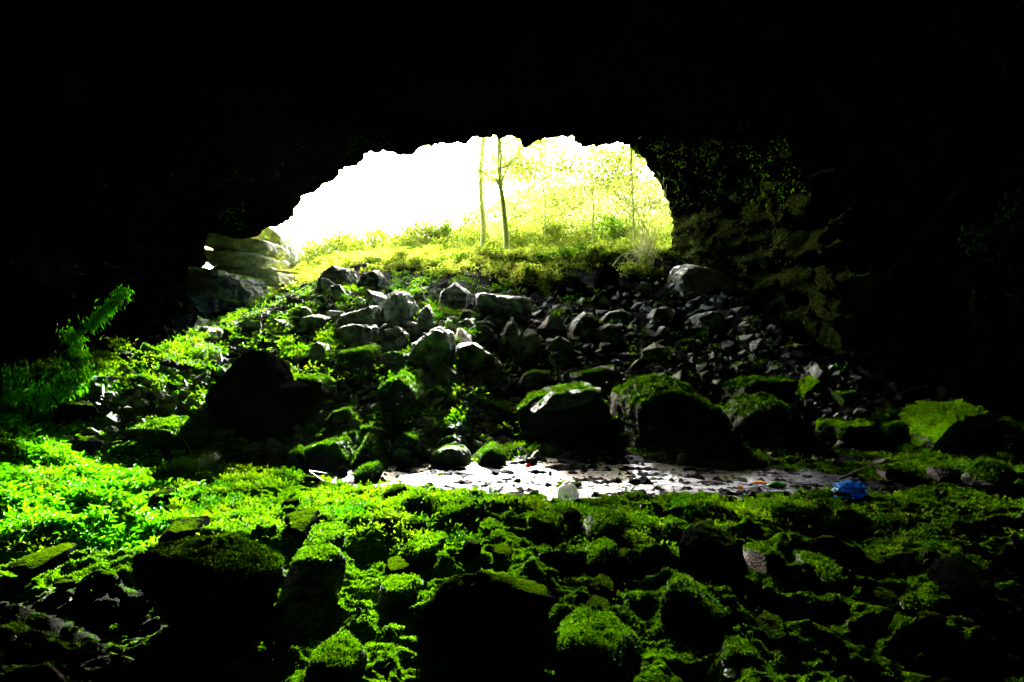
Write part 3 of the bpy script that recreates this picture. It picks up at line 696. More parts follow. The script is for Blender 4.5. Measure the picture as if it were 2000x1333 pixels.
labels_seen = {}
def near_label(px, py):
    best = sorted(LAND, key=lambda q: (q[0] - px) ** 2 + (1.6 * (q[1] - py)) ** 2)[0]
    dx, dy = px - best[0], (py - best[1]) * 1.4
    if abs(dx) > abs(dy): w = 'right of' if dx > 0 else 'left of'
    else: w = 'below' if dy > 0 else 'above'
    return w, best[2], math.hypot(dx, dy)
ORD = ['closest', 'second', 'third', 'fourth', 'fifth', 'sixth', 'seventh', 'eighth', 'ninth', 'tenth', 'eleventh', 'twelfth', 'thirteenth', 'fourteenth']
pend = {}
for k, (px, py, p, s, fam) in enumerate(fill):
    if fam == 'slope':
        lush = (px < 1000 and py > 700) or px < 560
        mk = g.choice(['mossy', 'half', 'dark', 'bare'], p=[.5, .3, .12, .08]) if lush else g.choice(['bare', 'half', 'dark'], p=[.72, .18, .10])
        me = random.choice(ANGM[mk])
        sc = (s * g.uniform(1.0, 1.35), s * g.uniform(.8, 1.2), s * g.uniform(.7, 1.2))
        rot = (g.uniform(-.6, .6), g.uniform(-.6, .6), g.uniform(0, 6.28)); up = 0.42
    else:
        mk = g.choice(['mossy', 'dark'], p=[.65, .35]); me = random.choice(RNDM[mk])
        sc = (s * g.uniform(.95, 1.25), s * g.uniform(.7, 1.0), s * g.uniform(.42, .62))
        rot = (g.uniform(-.2, .2), g.uniform(-.2, .2), g.uniform(-.5, .5)); up = 0.1
    o = bpy.data.objects.new('rock', me); col.objects.link(o)
    o.location = (p.x, p.y, p.z + s * up); o.scale = sc; o.rotation_euler = rot
    look = {'mossy': 'mossy', 'half': 'patchy', 'dark': 'black', 'bare': 'bare grey'}[mk]
    shape = 'flat' if sc[2] < s * (.9 if fam == 'slope' else .52) else 'blocky'
    siz = 'small' if s * F / p.y < 16 else ('medium' if s * F / p.y < 26 else 'large')
    w, name_, dist = near_label(px, py)
    pend.setdefault((siz, look, shape, w, name_), []).append((dist, o, fam))
for (siz, look, shape, w, name_), lst in pend.items():
    lst.sort(key=lambda q: q[0])
    for i, (d_, o, fam) in enumerate(lst):
        lab = f'{siz} {look} {shape} rock {w} the {name_}' + ('' if len(lst) == 1 else f', {ORD[min(i, 13)]} such')
        tag(o, lab, 'rock', 'rocks of the rubble slope' if fam == 'slope' else 'rocks on the mossy cave floor')

# ---- countless small stones: one object
def join_rocks(name, items, mat):
    base = [hull_rock(500 + i, 9 + i % 4, 0, False) for i in range(14)]
    VV, FF, off = [], [], 0
    gg = np.random.default_rng(5)
    for (x, y, z, s, flat_) in items:
        P, Fc = base[gg.integers(14)]
        e = Euler((gg.uniform(-.7, .7), gg.uniform(-.7, .7), gg.uniform(0, 6.28))).to_matrix()
        Q = (P * [s * gg.uniform(.8, 1.3), s * gg.uniform(.7, 1.1), s * gg.uniform(.45, .9) * flat_]) @ np.array(e).T + [x, y, z]
        VV.append(Q); FF.append(Fc + off); off += len(P)
    return new_mesh(name, np.concatenate(VV), np.concatenate(FF), False)
g = np.random.default_rng(21)
items = []
while len(items) < 5600:
    px = g.uniform(150, 1700) if len(items) < 4200 else g.uniform(180, 950); py = g.uniform(560, 900)
    if py < np.interp(px, [150, 400, 560, 650, 1060, 1300, 1480, 1700], [765, 660, 590, 570, 570, 500, 620, 770]): continue
    a = (px - 1000) / F
    p = hit(px, py); s = g.choice([6, 9, 13, 17], p=[.4, .32, .2, .08]) * g.uniform(.8, 1.2) * p.y / F
    items.append((p.x + g.normal() * .1, p.y + g.normal() * .3, p.z + s * .3, s, 1))
it2 = []
for _ in range(2600):
    px = g.uniform(0, 2000); py = g.uniform(890, 1330)
    if py > 1060 and g.random() < 0.7: continue
    p = hit(px, py); s = g.uniform(4, 12) * p.y / F
    if stream_mask(p.x, p.y) > .5 and g.random() < .4: continue
    it2.append((p.x, p.y, p.z + s * .1, s, .8))
o = obj('rubble', join_rocks('rubble', [q for q in items if q[0] > -2.5], M['bare']), M['bare']); tag(o, 'loose grey rubble filling the gaps of the slope', 'rubble', kind='stuff')
o = obj('mossy_rubble', join_rocks('mossy_rubble', [q for q in items if q[0] <= -2.5], M['half']), M['half']); tag(o, 'loose half mossy rubble on the left of the slope', 'rubble', kind='stuff')
o = obj('pebbles', join_rocks('pebbles', it2, M['mossy']), M['mossy']); tag(o, 'small mossy pebbles scattered over the cave floor', 'pebbles', kind='stuff')

# ------------------------------------------------------------------ leaf geometry
def leaves(P, D, Nn, Ln, Wd, bend=0.25):
    """one folded leaf per point: base P, direction D, normal Nn, length, width"""
    n = len(P); D = unit(D); S_ = unit(np.cross(D, Nn)); Nn = np.cross(S_, D)
    L_ = Ln[:, None]; W_ = Wd[:, None]
    a = P; b_ = P + D * L_ * .45 + S_ * W_ * .5 + Nn * W_ * bend; c = P + D * L_ - Nn * L_ * .18; d = P + D * L_ * .45 - S_ * W_ * .5 + Nn * W_ * bend
    V = np.stack([a, b_, c, d], 1).reshape(-1, 3)
    i = np.arange(n)[:, None] * 4
    return V, np.concatenate([i + 0, i + 1, i + 2, i + 3], 1)

def surface_points(n, box, dens=None, seed=0):
    """random ground points spread evenly over the picture"""
    g = np.random.default_rng(seed)
    out = []
    yr = (2.2 * F / (box[3] - 667) if box[3] > 700 else 60, 0)
    ys = []
    xs = []
    while sum(len(q) for q in xs) < n:
        px = g.uniform(box[0], box[2], n); 
        y = np.exp(g.uniform(math.log(box[1]), math.log(box[3]), n))
        x = (px - 1000) / F * y
        if dens is not None:
            k = g.random(n) < dens(x, y, px); x, y = x[k], y[k]
        xs.append(x); ys.append(y)
    x = np.concatenate(xs)[:n]; y = np.concatenate(ys)[:n]
    e = 0.03
    z = ground_z(x, y); zx = ground_z(x + e, y); zy = ground_z(x, y + e)
    nn = unit(np.stack([-(zx - z) / e, -(zy - z) / e, np.ones_like(z)], 1))
    return np.stack([x, y, z], 1), nn

# moss blades on the near floor
def moss_shade_dens(x, y, px):
    p = np.stack([x, y, 0 * x], 1)
    return np.clip(0.35 + 1.5 * fbm(p, 0.9, 3, seed=31), 0.03, 1) * (1 - .9 * sstep(-0.8, -2.0, x) * (1 - sstep(5.6, 6.6, y))) * (1 - stream_mask(x, y))  # blades thinned at the near left as part of the painted dark corner
P, nn = surface_points(150000, (-150, 3.4, 2150, 12.5), moss_shade_dens, 41)
g = np.random.default_rng(42)
D = nn * 1.0 + g.normal(size=P.shape) * 0.7
sz = g.uniform(0.009, 0.024, len(P)) * (P[:, 1] / 6) ** 0.6
V, Fc = leaves(P - nn * .004, D, unit(g.normal(size=P.shape)), sz, sz * .6)
o = obj('moss', new_mesh('moss', V, Fc, False), M['moss']); tag(o, 'green moss carpet over the cave floor', 'moss', kind='stuff')

# moss blades on the boulders
def boulder_moss(objs, n, seed):
    g = np.random.default_rng(seed); PP, NN = [], []
    areas = []
    for ob in objs:
        areas.append(max(ob.dimensions.x, .05) * max(ob.dimensions.y, .05) / max(ob.location.y, 2) ** 1.3)
    areas = np.array(areas); areas /= areas.sum()
    for ob, fr in zip(objs, areas):
        me = ob.data; nv = len(me.vertices)
        co = np.zeros(nv * 3, np.float32); me.vertices.foreach_get('co', co); co = co.reshape(-1, 3)
        no = np.zeros(nv * 3, np.float32); me.vertices.foreach_get('normal', no); no = no.reshape(-1, 3)
        Rm = np.array(ob.rotation_euler.to_matrix()); sc = np.array(ob.scale)
        W = (co * sc) @ Rm.T + np.array(ob.location); Nw = unit((no / sc) @ Rm.T)
        ok = np.where(Nw[:, 2] + 0.5 * fbm(W, 3.0, 2, seed=3) > 0.30)[0]
        if not len(ok): continue
        k = int(n * fr) + 1
        i = g.choice(ok, k)
        sp = (ob.dimensions.x * ob.dimensions.y / nv) ** .5 * 1.2
        j = g.normal(size=(k, 3)) * sp; j -= Nw[i] * (j * Nw[i]).sum(1)[:, None]
        PP.append(W[i] + j); NN.append(Nw[i])
    return np.concatenate(PP), np.concatenate(NN)
bpy.context.view_layer.update()
mossy_objs = [q for q in col.objects if q.type == 'MESH' and q.get('category') in ('boulder', 'rock') and q.data.materials[0] == M['mossy']]
P, nn = boulder_moss(mossy_objs, 90000, 43)
g = np.random.default_rng(44)
sz = g.uniform(0.010, 0.026, len(P)) * (P[:, 1] / 6) ** 0.7
V, Fc = leaves(P - nn * .004, nn + g.normal(size=P.shape) * .7, unit(g.normal(size=P.shape)), sz, sz * .6)
o = obj('boulder_moss', new_mesh('boulder_moss', V, Fc, False), M['moss']); tag(o, 'short moss growing over the tops of the boulders', 'moss', kind='stuff')

# fern and leaf cover: clumps of small leaflets
def clump_leaves(C, Nn, per, rad, size, seed, droop=0.0, dirbias=None):
    g = np.random.default_rng(seed); n = len(C)
    idx = np.repeat(np.arange(n), per)
    ang = g.uniform(0, 2 * math.pi, len(idx)); el = g.uniform(0.1, 1.1, len(idx))
    d = np.stack([np.cos(ang) * np.cos(el), np.sin(ang) * np.cos(el), np.sin(el)], 1)
    base = C[idx] + d * (rad[idx] * g.uniform(0.1, 1, len(idx)))[:, None]
    base[:, 2] -= droop * (rad[idx] * g.uniform(0, 1, len(idx)))
    d2 = d + g.normal(size=d.shape) * .35; d2[:, 2] -= droop
    L_ = size[idx] * g.uniform(.6, 1.3, len(idx))
    return leaves(base, d2, unit(np.stack([0 * L_, 0 * L_, 1 + 0 * L_], 1) + g.normal(size=d.shape) * .4), L_, L_ * .5)

def fern_dens(x, y, px):
    p = np.stack([x, y, 0 * x], 1)
    base = 0.9 * sstep(9.5, 8.0, y) * 0 + np.interp(px, [-100, 300, 700, 900, 1300, 1500, 1800, 2100], [1, 1, .9, .45, .5, .45, .3, .3])
    base = base * sstep(6.6, 8.0, y)
    return np.clip(base * (0.55 + 2.4 * fbm(p, 0.8, 3, seed=33)), 0, 1) * (1 - stream_mask(x, y)) * (1 - .75 * sstep(9.3, 10.0, y) * (1 - sstep(12.5, 13.5, y)) * sstep(-3.5, -2.5, x))
P, nn = surface_points(11000, (-120, 6.2, 2100, 14.5), fern_dens, 51)
g = np.random.default_rng(52)
sz = g.uniform(0.018, 0.055, len(P)); V, Fc = clump_leaves(P, nn, 14, sz * 2.2, sz, 53)
o = obj('ferns', new_mesh('ferns', V, Fc, False), M['fern']); tag(o, 'bright green low ferns carpeting the cave floor', 'ferns', kind='stuff')
def slope_dens(x, y, px):
    p = np.stack([x, y, 0 * x], 1)
    b = np.interp(px, [150, 600, 900, 1060, 1300, 1600], [.14, .22, .26, .14, .04, .04])
    return np.clip(b * (0.4 + 2.6 * fbm(p, 0.7, 3, seed=35)), 0, 1)
P, nn = surface_points(1900, (150, 14.0, 1650, 29), slope_dens, 55)
sz = np.random.default_rng(56).uniform(0.03, 0.10, len(P)); P[:, 2] += 0.2; V, Fc = clump_leaves(P, nn, 14, sz * 2.2, sz, 57)
o = obj('slope_ferns', new_mesh('slope_ferns', V, Fc, False), M['fern']); tag(o, 'yellow green ferns growing between the slope rocks', 'ferns', kind='stuff')

# moss hanging on the left bank and wall
def left_dens(x, y, px):
    return np.clip(sstep(420, 40, px) * (0.6 + 1.5 * fbm(np.stack([x, y, 0 * x], 1), .8, 3, seed=37)), 0, 1)
P, nn = surface_points(9000, (-180, 7.2, 430, 13.5), left_dens, 61)
g = np.random.default_rng(62)
sz = g.uniform(0.03, 0.09, len(P)); V, Fc = clump_leaves(P, nn, 13, sz * 1.6, sz, 63, droop=.55)
o = obj('bank_moss', new_mesh('bank_moss', V, Fc, False), M['leftmoss']); tag(o, 'emerald drooping moss on the left bank', 'moss', kind='stuff')

# ------------------------------------------------------------------ tubes
def tube(pts, rad, k=6):
    pts = np.array(pts, float); n = len(pts); rad = np.broadcast_to(np.array(rad, float), (n,))
    t = unit(np.gradient(pts, axis=0)); ref = np.array([0.31, 0.2, 0.93])
    s_ = unit(np.cross(t, ref)); b_ = np.cross(t, s_)
    a = np.linspace(0, 2 * math.pi, k, endpoint=False)
    V = pts[:, None, :] + rad[:, None, None] * (np.cos(a)[None, :, None] * s_[:, None, :] + np.sin(a)[None, :, None] * b_[:, None, :])
    return V.reshape(-1, 3), grid_faces(n, k, True)
def joined(parts):
    VV, FF, off = [], [], 0
    for V, Fc in parts:
        VV.append(V); FF.append(Fc + off); off += len(V)
    return np.concatenate(VV), np.concatenate(FF)
def bez(p0, p1, p2, n=14):
    t = np.linspace(0, 1, n)[:, None]; p0, p1, p2 = (np.array(q, float) for q in (p0, p1, p2))
    return (1 - t) ** 2 * p0 + 2 * t * (1 - t) * p1 + t * t * p2

# ------------------------------------------------------------------ trees beyond the mouth
def make_tree(seed, H=13.0, crown=(4.0, 9.5), spread=3.0, nleaf=9000, size=0.16, loc=(0, 0, 0), lean=0.0, clusters=26, thick=.24):
    g = np.random.default_rng(seed)
    top = np.array([lean, 0, H])
    trunk = np.linspace([0, 0, 0], top, 16) + np.cumsum(g.normal(size=(16, 3)) * [.06, .06, 0], 0)
    parts = [tube(trunk, np.linspace(thick, 0.05, 16), 8)]
    cl = []
    for i in range(clusters):
        h = g.uniform(crown[0], H); k = min(15, int(h / H * 15)); b0 = trunk[k]
        a = g.uniform(0, 2 * math.pi); r = spread * g.uniform(.35, 1) * (1.15 - 0.5 * (h - crown[0]) / (H - crown[0]))
        e = b0 + [math.cos(a) * r, math.sin(a) * r, g.uniform(-.2, 1.2)]
        mid = (b0 + e) / 2 + [0, 0, .5]
        parts.append(tube(bez(b0, mid, e, 8), np.linspace(.07 if thick > .15 else .022, .010, 8), 5)); cl.append(e); cl.append(mid)
        for _ in range(3):
            e2 = e + g.normal(size=3) * .6; parts.append(tube(bez(mid, (mid + e2) / 2, e2, 5), np.linspace(.025, .006, 5), 4)); cl.append(e2)
    cl = np.array(cl)
    idx = g.integers(0, len(cl), nleaf)
    P = cl[idx] + g.normal(size=(nleaf, 3)) * [.6, .6, .5]
    sz = g.uniform(.6, 1.3, nleaf) * size
    V, Fc = leaves(P, g.normal(size=P.shape) + [0, 0, -.3], unit(g.normal(size=P.shape) + [0, 0, 1]), sz, sz * .6)
    return joined(parts), (V, Fc)

TREES = [ # px of trunk, distance, height, spread, words
    (945, 38.0, 13, 1.7, 'slender pale tree with straight trunk seen through the middle of the cave mouth'),
    (992, 36.5, 13, 1.9, 'leaning pale trunk tree just right of the straight slender one'),
    (1070, 41.0, 14, 3.2, 'leafy tree beyond the crest right of the leaning trunk'),
    (1160, 38.5, 14, 3.2, 'leafy tree beyond the crest behind the twig tangle'),
    (1240, 35.0, 12, 2.6, 'dense yellow green tree filling the top right corner of the mouth'),
    (1320, 38.0, 13, 3.0, 'leafy tree partly hidden by the right rim of the mouth'),
    (1010, 52.0, 17, 4.0, 'tall far tree behind the straight and leaning trunks'),
    (1190, 50.0, 17, 4.0, 'tall far tree glowing behind the right half of the mouth'),
    (835, 52.0, 11.0, 0.8, 'thin solitary tree at the left end of the tree row'),
]
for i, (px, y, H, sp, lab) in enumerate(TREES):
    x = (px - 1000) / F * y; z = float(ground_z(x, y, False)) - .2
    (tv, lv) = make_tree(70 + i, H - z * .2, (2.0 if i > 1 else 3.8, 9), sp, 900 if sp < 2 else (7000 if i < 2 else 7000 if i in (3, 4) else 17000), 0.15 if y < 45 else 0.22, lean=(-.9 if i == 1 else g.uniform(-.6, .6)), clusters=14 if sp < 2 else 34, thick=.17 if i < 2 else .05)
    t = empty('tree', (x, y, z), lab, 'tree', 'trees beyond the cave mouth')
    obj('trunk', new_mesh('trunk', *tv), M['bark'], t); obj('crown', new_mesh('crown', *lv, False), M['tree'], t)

# ------------------------------------------------------------------ bushes on the crest
def bush(px, py, wpx, hpx, y, lab, seed, mat='bush', dens=2600, size=.09):
    g = np.random.default_rng(seed)
    c = at(px, py, y); rx = wpx / 2 * y / F; rz = hpx / 2 * y / F
    base = Vector((c.x, y, float(ground_z(c.x, y, False))))
    t = empty('bush', base, lab, 'bush', 'bushes on the crest of the slope')
    h0 = c.z - base.z
    stems = []
    lobes = []
    for i in range(11):
        e = np.array([g.uniform(-1, 1) * rx, g.uniform(-.8, .8) * rx * .7, h0 + g.uniform(-.8, .9) * rz])
        stems.append(tube(bez([g.normal() * .1, g.normal() * .1, -.05], [e[0] * .4, e[1] * .4, e[2] * .8 + .1], e, 9), np.linspace(.018, .005, 9), 5))
        lobes.append(e)
        for _ in range(3):
            e2 = e + g.normal(size=3) * [rx * .3, rx * .3, rz * .35]
            stems.append(tube(bez(e * .8, (e + e2) / 2, e2, 5), np.linspace(.008, .003, 5), 4)); lobes.append(e2)
    lobes = np.array(lobes); idx = g.integers(0, len(lobes), dens)
    P = lobes[idx] + g.normal(size=(dens, 3)) * [rx * .16, rx * .16, rz * .18]
    sz = g.uniform(.5, 1.3, dens) * size
    obj('stem', new_mesh('stem', *joined(stems)), M['twig'], t)
    obj('foliage', new_mesh('foliage', *leaves(P, g.normal(size=P.shape), unit(g.normal(size=P.shape) + [0, 0, .8]), sz, sz * .6), False), M[mat], t)
BUSH = [
    (570, 560, 90, 60, 41, 'low yellow green bush at the left foot of the mouth'),
    (640, 520, 90, 80, 42, 'sunlit bush over the bent branch left of the crest'),
    (720, 500, 110, 60, 43, 'bush with pale rocks beneath it on the left crest'),
    (800, 475, 110, 60, 43.5, 'hazy bush rising on the crest left of centre'),
    (880, 470, 110, 70, 44, 'broad bush on the crest under the left tree gap'),
    (960, 480, 110, 80, 42.5, 'broad bush on the crest at the foot of the straight tree'),
    (1040, 490, 110, 90, 42, 'thick bush on the crest right of the leaning trunk'),
    (1120, 490, 110, 90, 41.5, 'thick lime bush behind the notched pillar rock'),
    (1190, 480, 90, 80, 40.5, 'lime bush between pillar rock and twig tangle'),
    (930, 545, 110, 45, 29.5, 'low leafy bush hanging over the upper rubble'),
    (1040, 550, 90, 60, 28.8, 'bright yellow leafy bush left of the dark leaning rock'),
    (1065, 600, 60, 70, 27.5, 'vivid green bush trailing down beside the dark leaning rock'),
    (760, 540, 110, 40, 30.0, 'low leafy bush above the layered grey rock'),
    (880, 620, 120, 28, 26.5, 'fringe of green leaves above the broad faceted rock'),
    (600, 520, 110, 70, 42, 'tall pale bush at the far left of the crest against the white sky'),
    (690, 478, 120, 76, 43, 'tall pale bush in front of the white sky left of centre'),
    (790, 462, 120, 70, 44, 'tall pale bush below the blank white part of the mouth'),
    (870, 450, 110, 84, 44, 'tall pale bush left of the straight slender tree'),
    (680, 545, 90, 44, 31.0, 'leafy green bush spilling over the crest beside the left crest rocks'),
    (775, 522, 100, 46, 32.0, 'green bush spilling over the crest above the great slab'),
    (862, 530, 90, 44, 31.5, 'green bush spilling over the crest above the bright topped wedge'),
    (945, 516, 100, 46, 32.0, 'green bush spilling over the crest below the straight tree'),
    (1025, 524, 90, 50, 31.0, 'green bush spilling over the crest below the leaning trunk'),
    (1100, 508, 100, 46, 31.5, 'green bush spilling over the crest left of the pillar rock'),
    (1195, 505, 90, 44, 31.0, 'green bush spilling over the crest right of the pillar rock'),
    (1250, 540, 60, 45, 28.5, 'small leafy bush left of the pale square block'),
]
for i, (px, py, w, h, y, lab) in enumerate(BUSH):
    bush(px, py, w, h, y, lab, 200 + i, 'fern' if i in (11, 13) or i % 3 == 2 else 'bush', 4200 if w > 70 else 2400, .12)

# ------------------------------------------------------------------ far side of the collapsed hollow: hill, and the growth that covers it
hx = np.linspace(-30, 46, 180); hz_ = np.linspace(0, 1, 70)
HX, HT = np.meshgrid(hx, hz_)
top = np.interp(HX, [-30, -14, -9, -5, -1, 3, 8, 46], [6.5, 6.5, 8.5, 13.5, 16, 17, 17.5, 20])
HY = 60 + HT * 9 + 1.6 * fbm(np.stack([HX.ravel(), HT.ravel() * 14, 0 * HX.ravel()], 1), .25, 4, seed=71).reshape(HX.shape)
HZ = 3 + (top - 3) * HT
hv = np.stack([HX, HY, HZ], -1).reshape(-1, 3)
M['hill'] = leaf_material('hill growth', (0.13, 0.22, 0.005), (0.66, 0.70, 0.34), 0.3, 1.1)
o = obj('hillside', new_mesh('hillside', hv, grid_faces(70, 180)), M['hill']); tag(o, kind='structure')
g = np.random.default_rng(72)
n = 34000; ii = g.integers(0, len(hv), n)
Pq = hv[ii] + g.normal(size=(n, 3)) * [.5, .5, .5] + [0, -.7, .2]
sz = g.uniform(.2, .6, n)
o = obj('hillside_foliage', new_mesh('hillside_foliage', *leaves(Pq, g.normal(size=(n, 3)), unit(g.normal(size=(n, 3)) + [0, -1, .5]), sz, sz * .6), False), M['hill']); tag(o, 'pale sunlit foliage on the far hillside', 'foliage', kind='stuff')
# undergrowth on the crest
def crest_dens(x, y, px):
    p = np.stack([x, y, 0 * x], 1)
    return np.clip(.42 + 2.2 * fbm(p, .7, 3, seed=73), 0, 1) * sstep(29.0, 31.0, y + .8 * fbm(p, .4, 2, seed=74))
P, nn = surface_points(11000, (480, 28.5, 1330, 50), crest_dens, 75)
g = np.random.default_rng(76)
P[:, 2] += g.uniform(0, 1, len(P)) ** 1.3 * (.2 + 1.1 * sstep(38, 42, P[:, 1]))
sz = g.uniform(.07, .15, len(P)) * (P[:, 1] / 36); V, Fc = clump_leaves(P, nn, 13, sz * 2.4, sz, 77)
o = obj('undergrowth', new_mesh('undergrowth', V, Fc, False), M['bush']); tag(o, 'sunlit yellow green undergrowth along the crest', 'undergrowth', kind='stuff')

# moss and small ferns on the cave wall
def wall_growth(name, cond, n, lab, mat, seed, size=(.03, .09), per=5):
    g = np.random.default_rng(seed)
    px = 1000 + F * flat[:, 0] / np.maximum(flat[:, 1], 1); py = 666.5 - F * (flat[:, 2] - 2.2) / np.maximum(flat[:, 1], 1)
    w = cond(px, py, flat) * (flat[:, 1] > 9) * (flat[:, 1] < 31)
    w = w * np.clip(.25 + 2.2 * fbm(flat, .8, 3, seed=seed), 0, 1); w = w / w.sum()
    i = g.choice(len(flat), n, p=w)
    nin = -dirs[i]
    P = flat[i] + g.normal(size=(n, 3)) * [.06, .12, .12] + nin * .02
    sz = g.uniform(*size, n)
    idx = np.repeat(np.arange(n), per)
    L_ = sz[idx] * g.uniform(.5, 1.3, len(idx))
    D = nin[idx] * .6 + g.normal(size=(len(idx), 3)) * .6 + [0, .2, -.3]
    o = obj(name, new_mesh(name, *leaves(P[idx] + g.normal(size=(len(idx), 3)) * sz[idx][:, None] * .8, D, unit(g.normal(size=(len(idx), 3)) + [0, .6, .6]), L_, L_ * .5), False), mat)
    tag(o, lab, 'moss', kind='stuff')
M['dimfern'] = leaf_material('dim fern', (0.001, 0.01, 0.0005), (0.005, 0.035, 0.002), 0.3, 4)
M['wallmoss'] = leaf_material('wall moss', (0.03, 0.045, 0.006), (0.19, 0.23, 0.035), 0.3, 4)
wall_growth('wall_moss', lambda a, b_, f: (a > 1285) * (a < 1600) * (b_ > 290) * (b_ < 720) * (1 - sstep(1420, 1600, a)) * (.3 + .7 * sstep(380, 480, b_)), 14000, 'dim speckled moss on the right cave wall beside the mouth', M['wallmoss'], 81, (.012, .04), 4)
wall_growth('wall_fern', lambda a, b_, f: (a > 1880) * (a < 2040) * (b_ > 360) * (b_ < 500) * 1.0, 260, 'faint dark green ferns on the far right cave wall', M['dimfern'], 82, (.08, .16))
wall_growth('ceiling_fern', lambda a, b_, f: (a > 1240) * (a < 1620) * (b_ > 270) * (b_ < 400) * 1.0, 420, 'small ferns hanging under the roof right of the mouth', M['fern'], 83, (.05, .13))
wall_growth('rim_fern', lambda a, b_, f: (a > 350) * (a < 760) * (b_ > 250) * (b_ < 520) * (f[:, 1] > 28), 300, 'small ferns on the roof edge left of the mouth', M['fern'], 84, (.04, .1))

# twig tangle at the right of the mouth
g = np.random.default_rng(90)
root = at(1258, 490, 29.0)
t = empty('twig_tangle', root, 'tangle of bare curving twigs and roots at the right rim of the mouth', 'twigs')
tw = []
for i in range(48):
    a = g.uniform(-1, 1)
    p0 = np.array([g.normal() * .25, g.normal() * .4, g.uniform(-.8, .2)])
    e = at(g.uniform(1140, 1308), g.uniform(330, 480), 29.0 + g.normal() * .6) - root
    m_ = at(g.uniform(1230, 1318), g.uniform(400, 500), 29.0) - root
    pts = bez(p0, m_, e, 16) + np.cumsum(g.normal(size=(16, 3)) * .035, 0)
    tw.append(tube(pts, np.linspace(g.uniform(.010, .022), .005, 16), 5))
for i in range(22):
    p0 = np.array([g.normal() * .3, g.normal() * .3, 0]); e = p0 + [g.uniform(-1.4, .6), g.normal() * .3, g.uniform(-1.6, -.4)]
    pts = bez(p0, (p0 + e) / 2 + g.normal(size=3) * .5, e, 12) + np.cumsum(g.normal(size=(12, 3)) * .03, 0)
    tw.append(tube(pts, np.linspace(.022, .008, 12), 5))
obj('twigs', new_mesh('twigs', *joined(tw)), M['twig'], t)

# ------------------------------------------------------------------ outcrop at the left of the mouth
def ledge(px0, px1, py0, py1, y, lab, mat, seed, sub=5, power=4, depth=1.6, tilt=10):
    w, h = px1 - px0, py1 - py0
    g = np.random.default_rng(seed)
    poly = []
    for i in range(16):
        a = 2 * math.pi * i / 16; c, s_ = math.cos(a), math.sin(a)
        k = (abs(c) ** 3 + abs(s_) ** 3) ** (-1 / 3) * g.uniform(.85, 1.05)
        poly.append(((px0 + px1) / 2 + c * w / 2 * k, (py0 + py1) / 2 + s_ * h / 2 * k + c * tilt))
    c = np.array(poly).mean(0)
    pm = [((a - c[0]) * y / F, -(b_ - c[1]) * y / F) for a, b_ in poly]
    P, Fc = hull_outline(np.array(pm), depth * 1.6, seed)
    o = obj('rock_ledge', new_mesh('rock_ledge', P, Fc, False), M[mat], loc=at(c[0], c[1], y))
    tag(o, lab, 'rock ledge', 'layered ledges at the left of the mouth')
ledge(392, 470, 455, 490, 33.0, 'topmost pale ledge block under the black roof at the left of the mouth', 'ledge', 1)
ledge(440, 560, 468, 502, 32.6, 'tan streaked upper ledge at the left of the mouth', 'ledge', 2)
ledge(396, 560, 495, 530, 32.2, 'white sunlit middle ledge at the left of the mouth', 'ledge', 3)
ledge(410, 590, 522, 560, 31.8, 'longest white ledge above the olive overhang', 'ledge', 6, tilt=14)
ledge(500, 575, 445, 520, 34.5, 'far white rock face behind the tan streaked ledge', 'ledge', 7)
ledge(345, 520, 528, 595, 29.6, 'olive green overhanging ledge below the white ledges', 'half', 4, tilt=18)
ledge(385, 500, 580, 630, 28.6, 'dark mossy ledge beneath the olive overhang', 'dark', 5)

# ------------------------------------------------------------------ mossy ribbon ledge on the left wall
def fringe(name, pts, lab, seed, n=900, w=.25, y=None):
    g = np.random.default_rng(seed)
    A = np.array(pts, float)
    cum = np.concatenate([[0], np.cumsum(np.linalg.norm(np.diff(A, axis=0), axis=1))])
    # stone rib under the moss
    q = np.linspace(0, cum[-1], 40)
    C = np.stack([np.interp(q, cum, A[:, k]) for k in range(3)], 1)
    C += 0.05 * np.stack([fbm(C, 2, 2, seed=1), fbm(C, 2, 2, seed=2), fbm(C, 2, 2, seed=3)], 1)
    t = empty(name, C[0], lab, 'mossy ledge')
    rad = w * (0.55 + .35 * np.sin(np.linspace(0.3, 2.9, 40)))
    V, Fc = tube(C - C[0] - [0.08, .0, .1], rad * .55, 14)
    V = V + .06 * np.stack([fbm(V, 4, 3, seed=5), fbm(V, 4, 3, seed=6), fbm(V, 4, 3, seed=7)], 1)
    obj('rib', new_mesh('rib', V, Fc), M['mossy'], t)
    i = g.integers(0, 40, n)
    P = C[i] - C[0] + g.normal(size=(n, 3)) * [w * .55, w * .5, w * .6] * (.4 + .9 * g.random((40, 1)))[i] + [0.02, .05, .05]
    L_ = g.uniform(.05, .14, n)
    D = np.stack([g.normal(size=n) * .35 + .25, g.normal(size=n) * .3 - .1, -1 + .4 * g.normal(size=n)], 1)
    obj('hanging_moss', new_mesh('hanging_moss', *leaves(P, D, unit(g.normal(size=(n, 3)) + [0, 1, 0]), L_, L_ * .28), False), M['leftmoss'], t)
fringe('mossy_ledge', [at(238, 570, 13.6), at(205, 605, 13.4), at(165, 640, 13.1)], 'short bright green mossy rib slanting up the dark left wall', 5, 1100, 0.13)
fringe('mossy_ledge', [at(128, 655, 12.9), at(140, 690, 12.8), at(142, 745, 12.6)], 'vertical bright green mossy rib standing on the left bank', 6, 1400, 0.17)
fringe('mossy_ledge', [at(140, 748, 12.5), at(90, 770, 12.0), at(60, 790, 11.6)], 'mossy rib running along the top of the left bank', 7, 1400, 0.24)
fringe('mossy_ledge', [at(30, 735, 11.6), at(8, 760, 11.5), at(-10, 800, 11.4)], 'mossy rib cut off by the left edge of the photo', 8, 1000, 0.20)

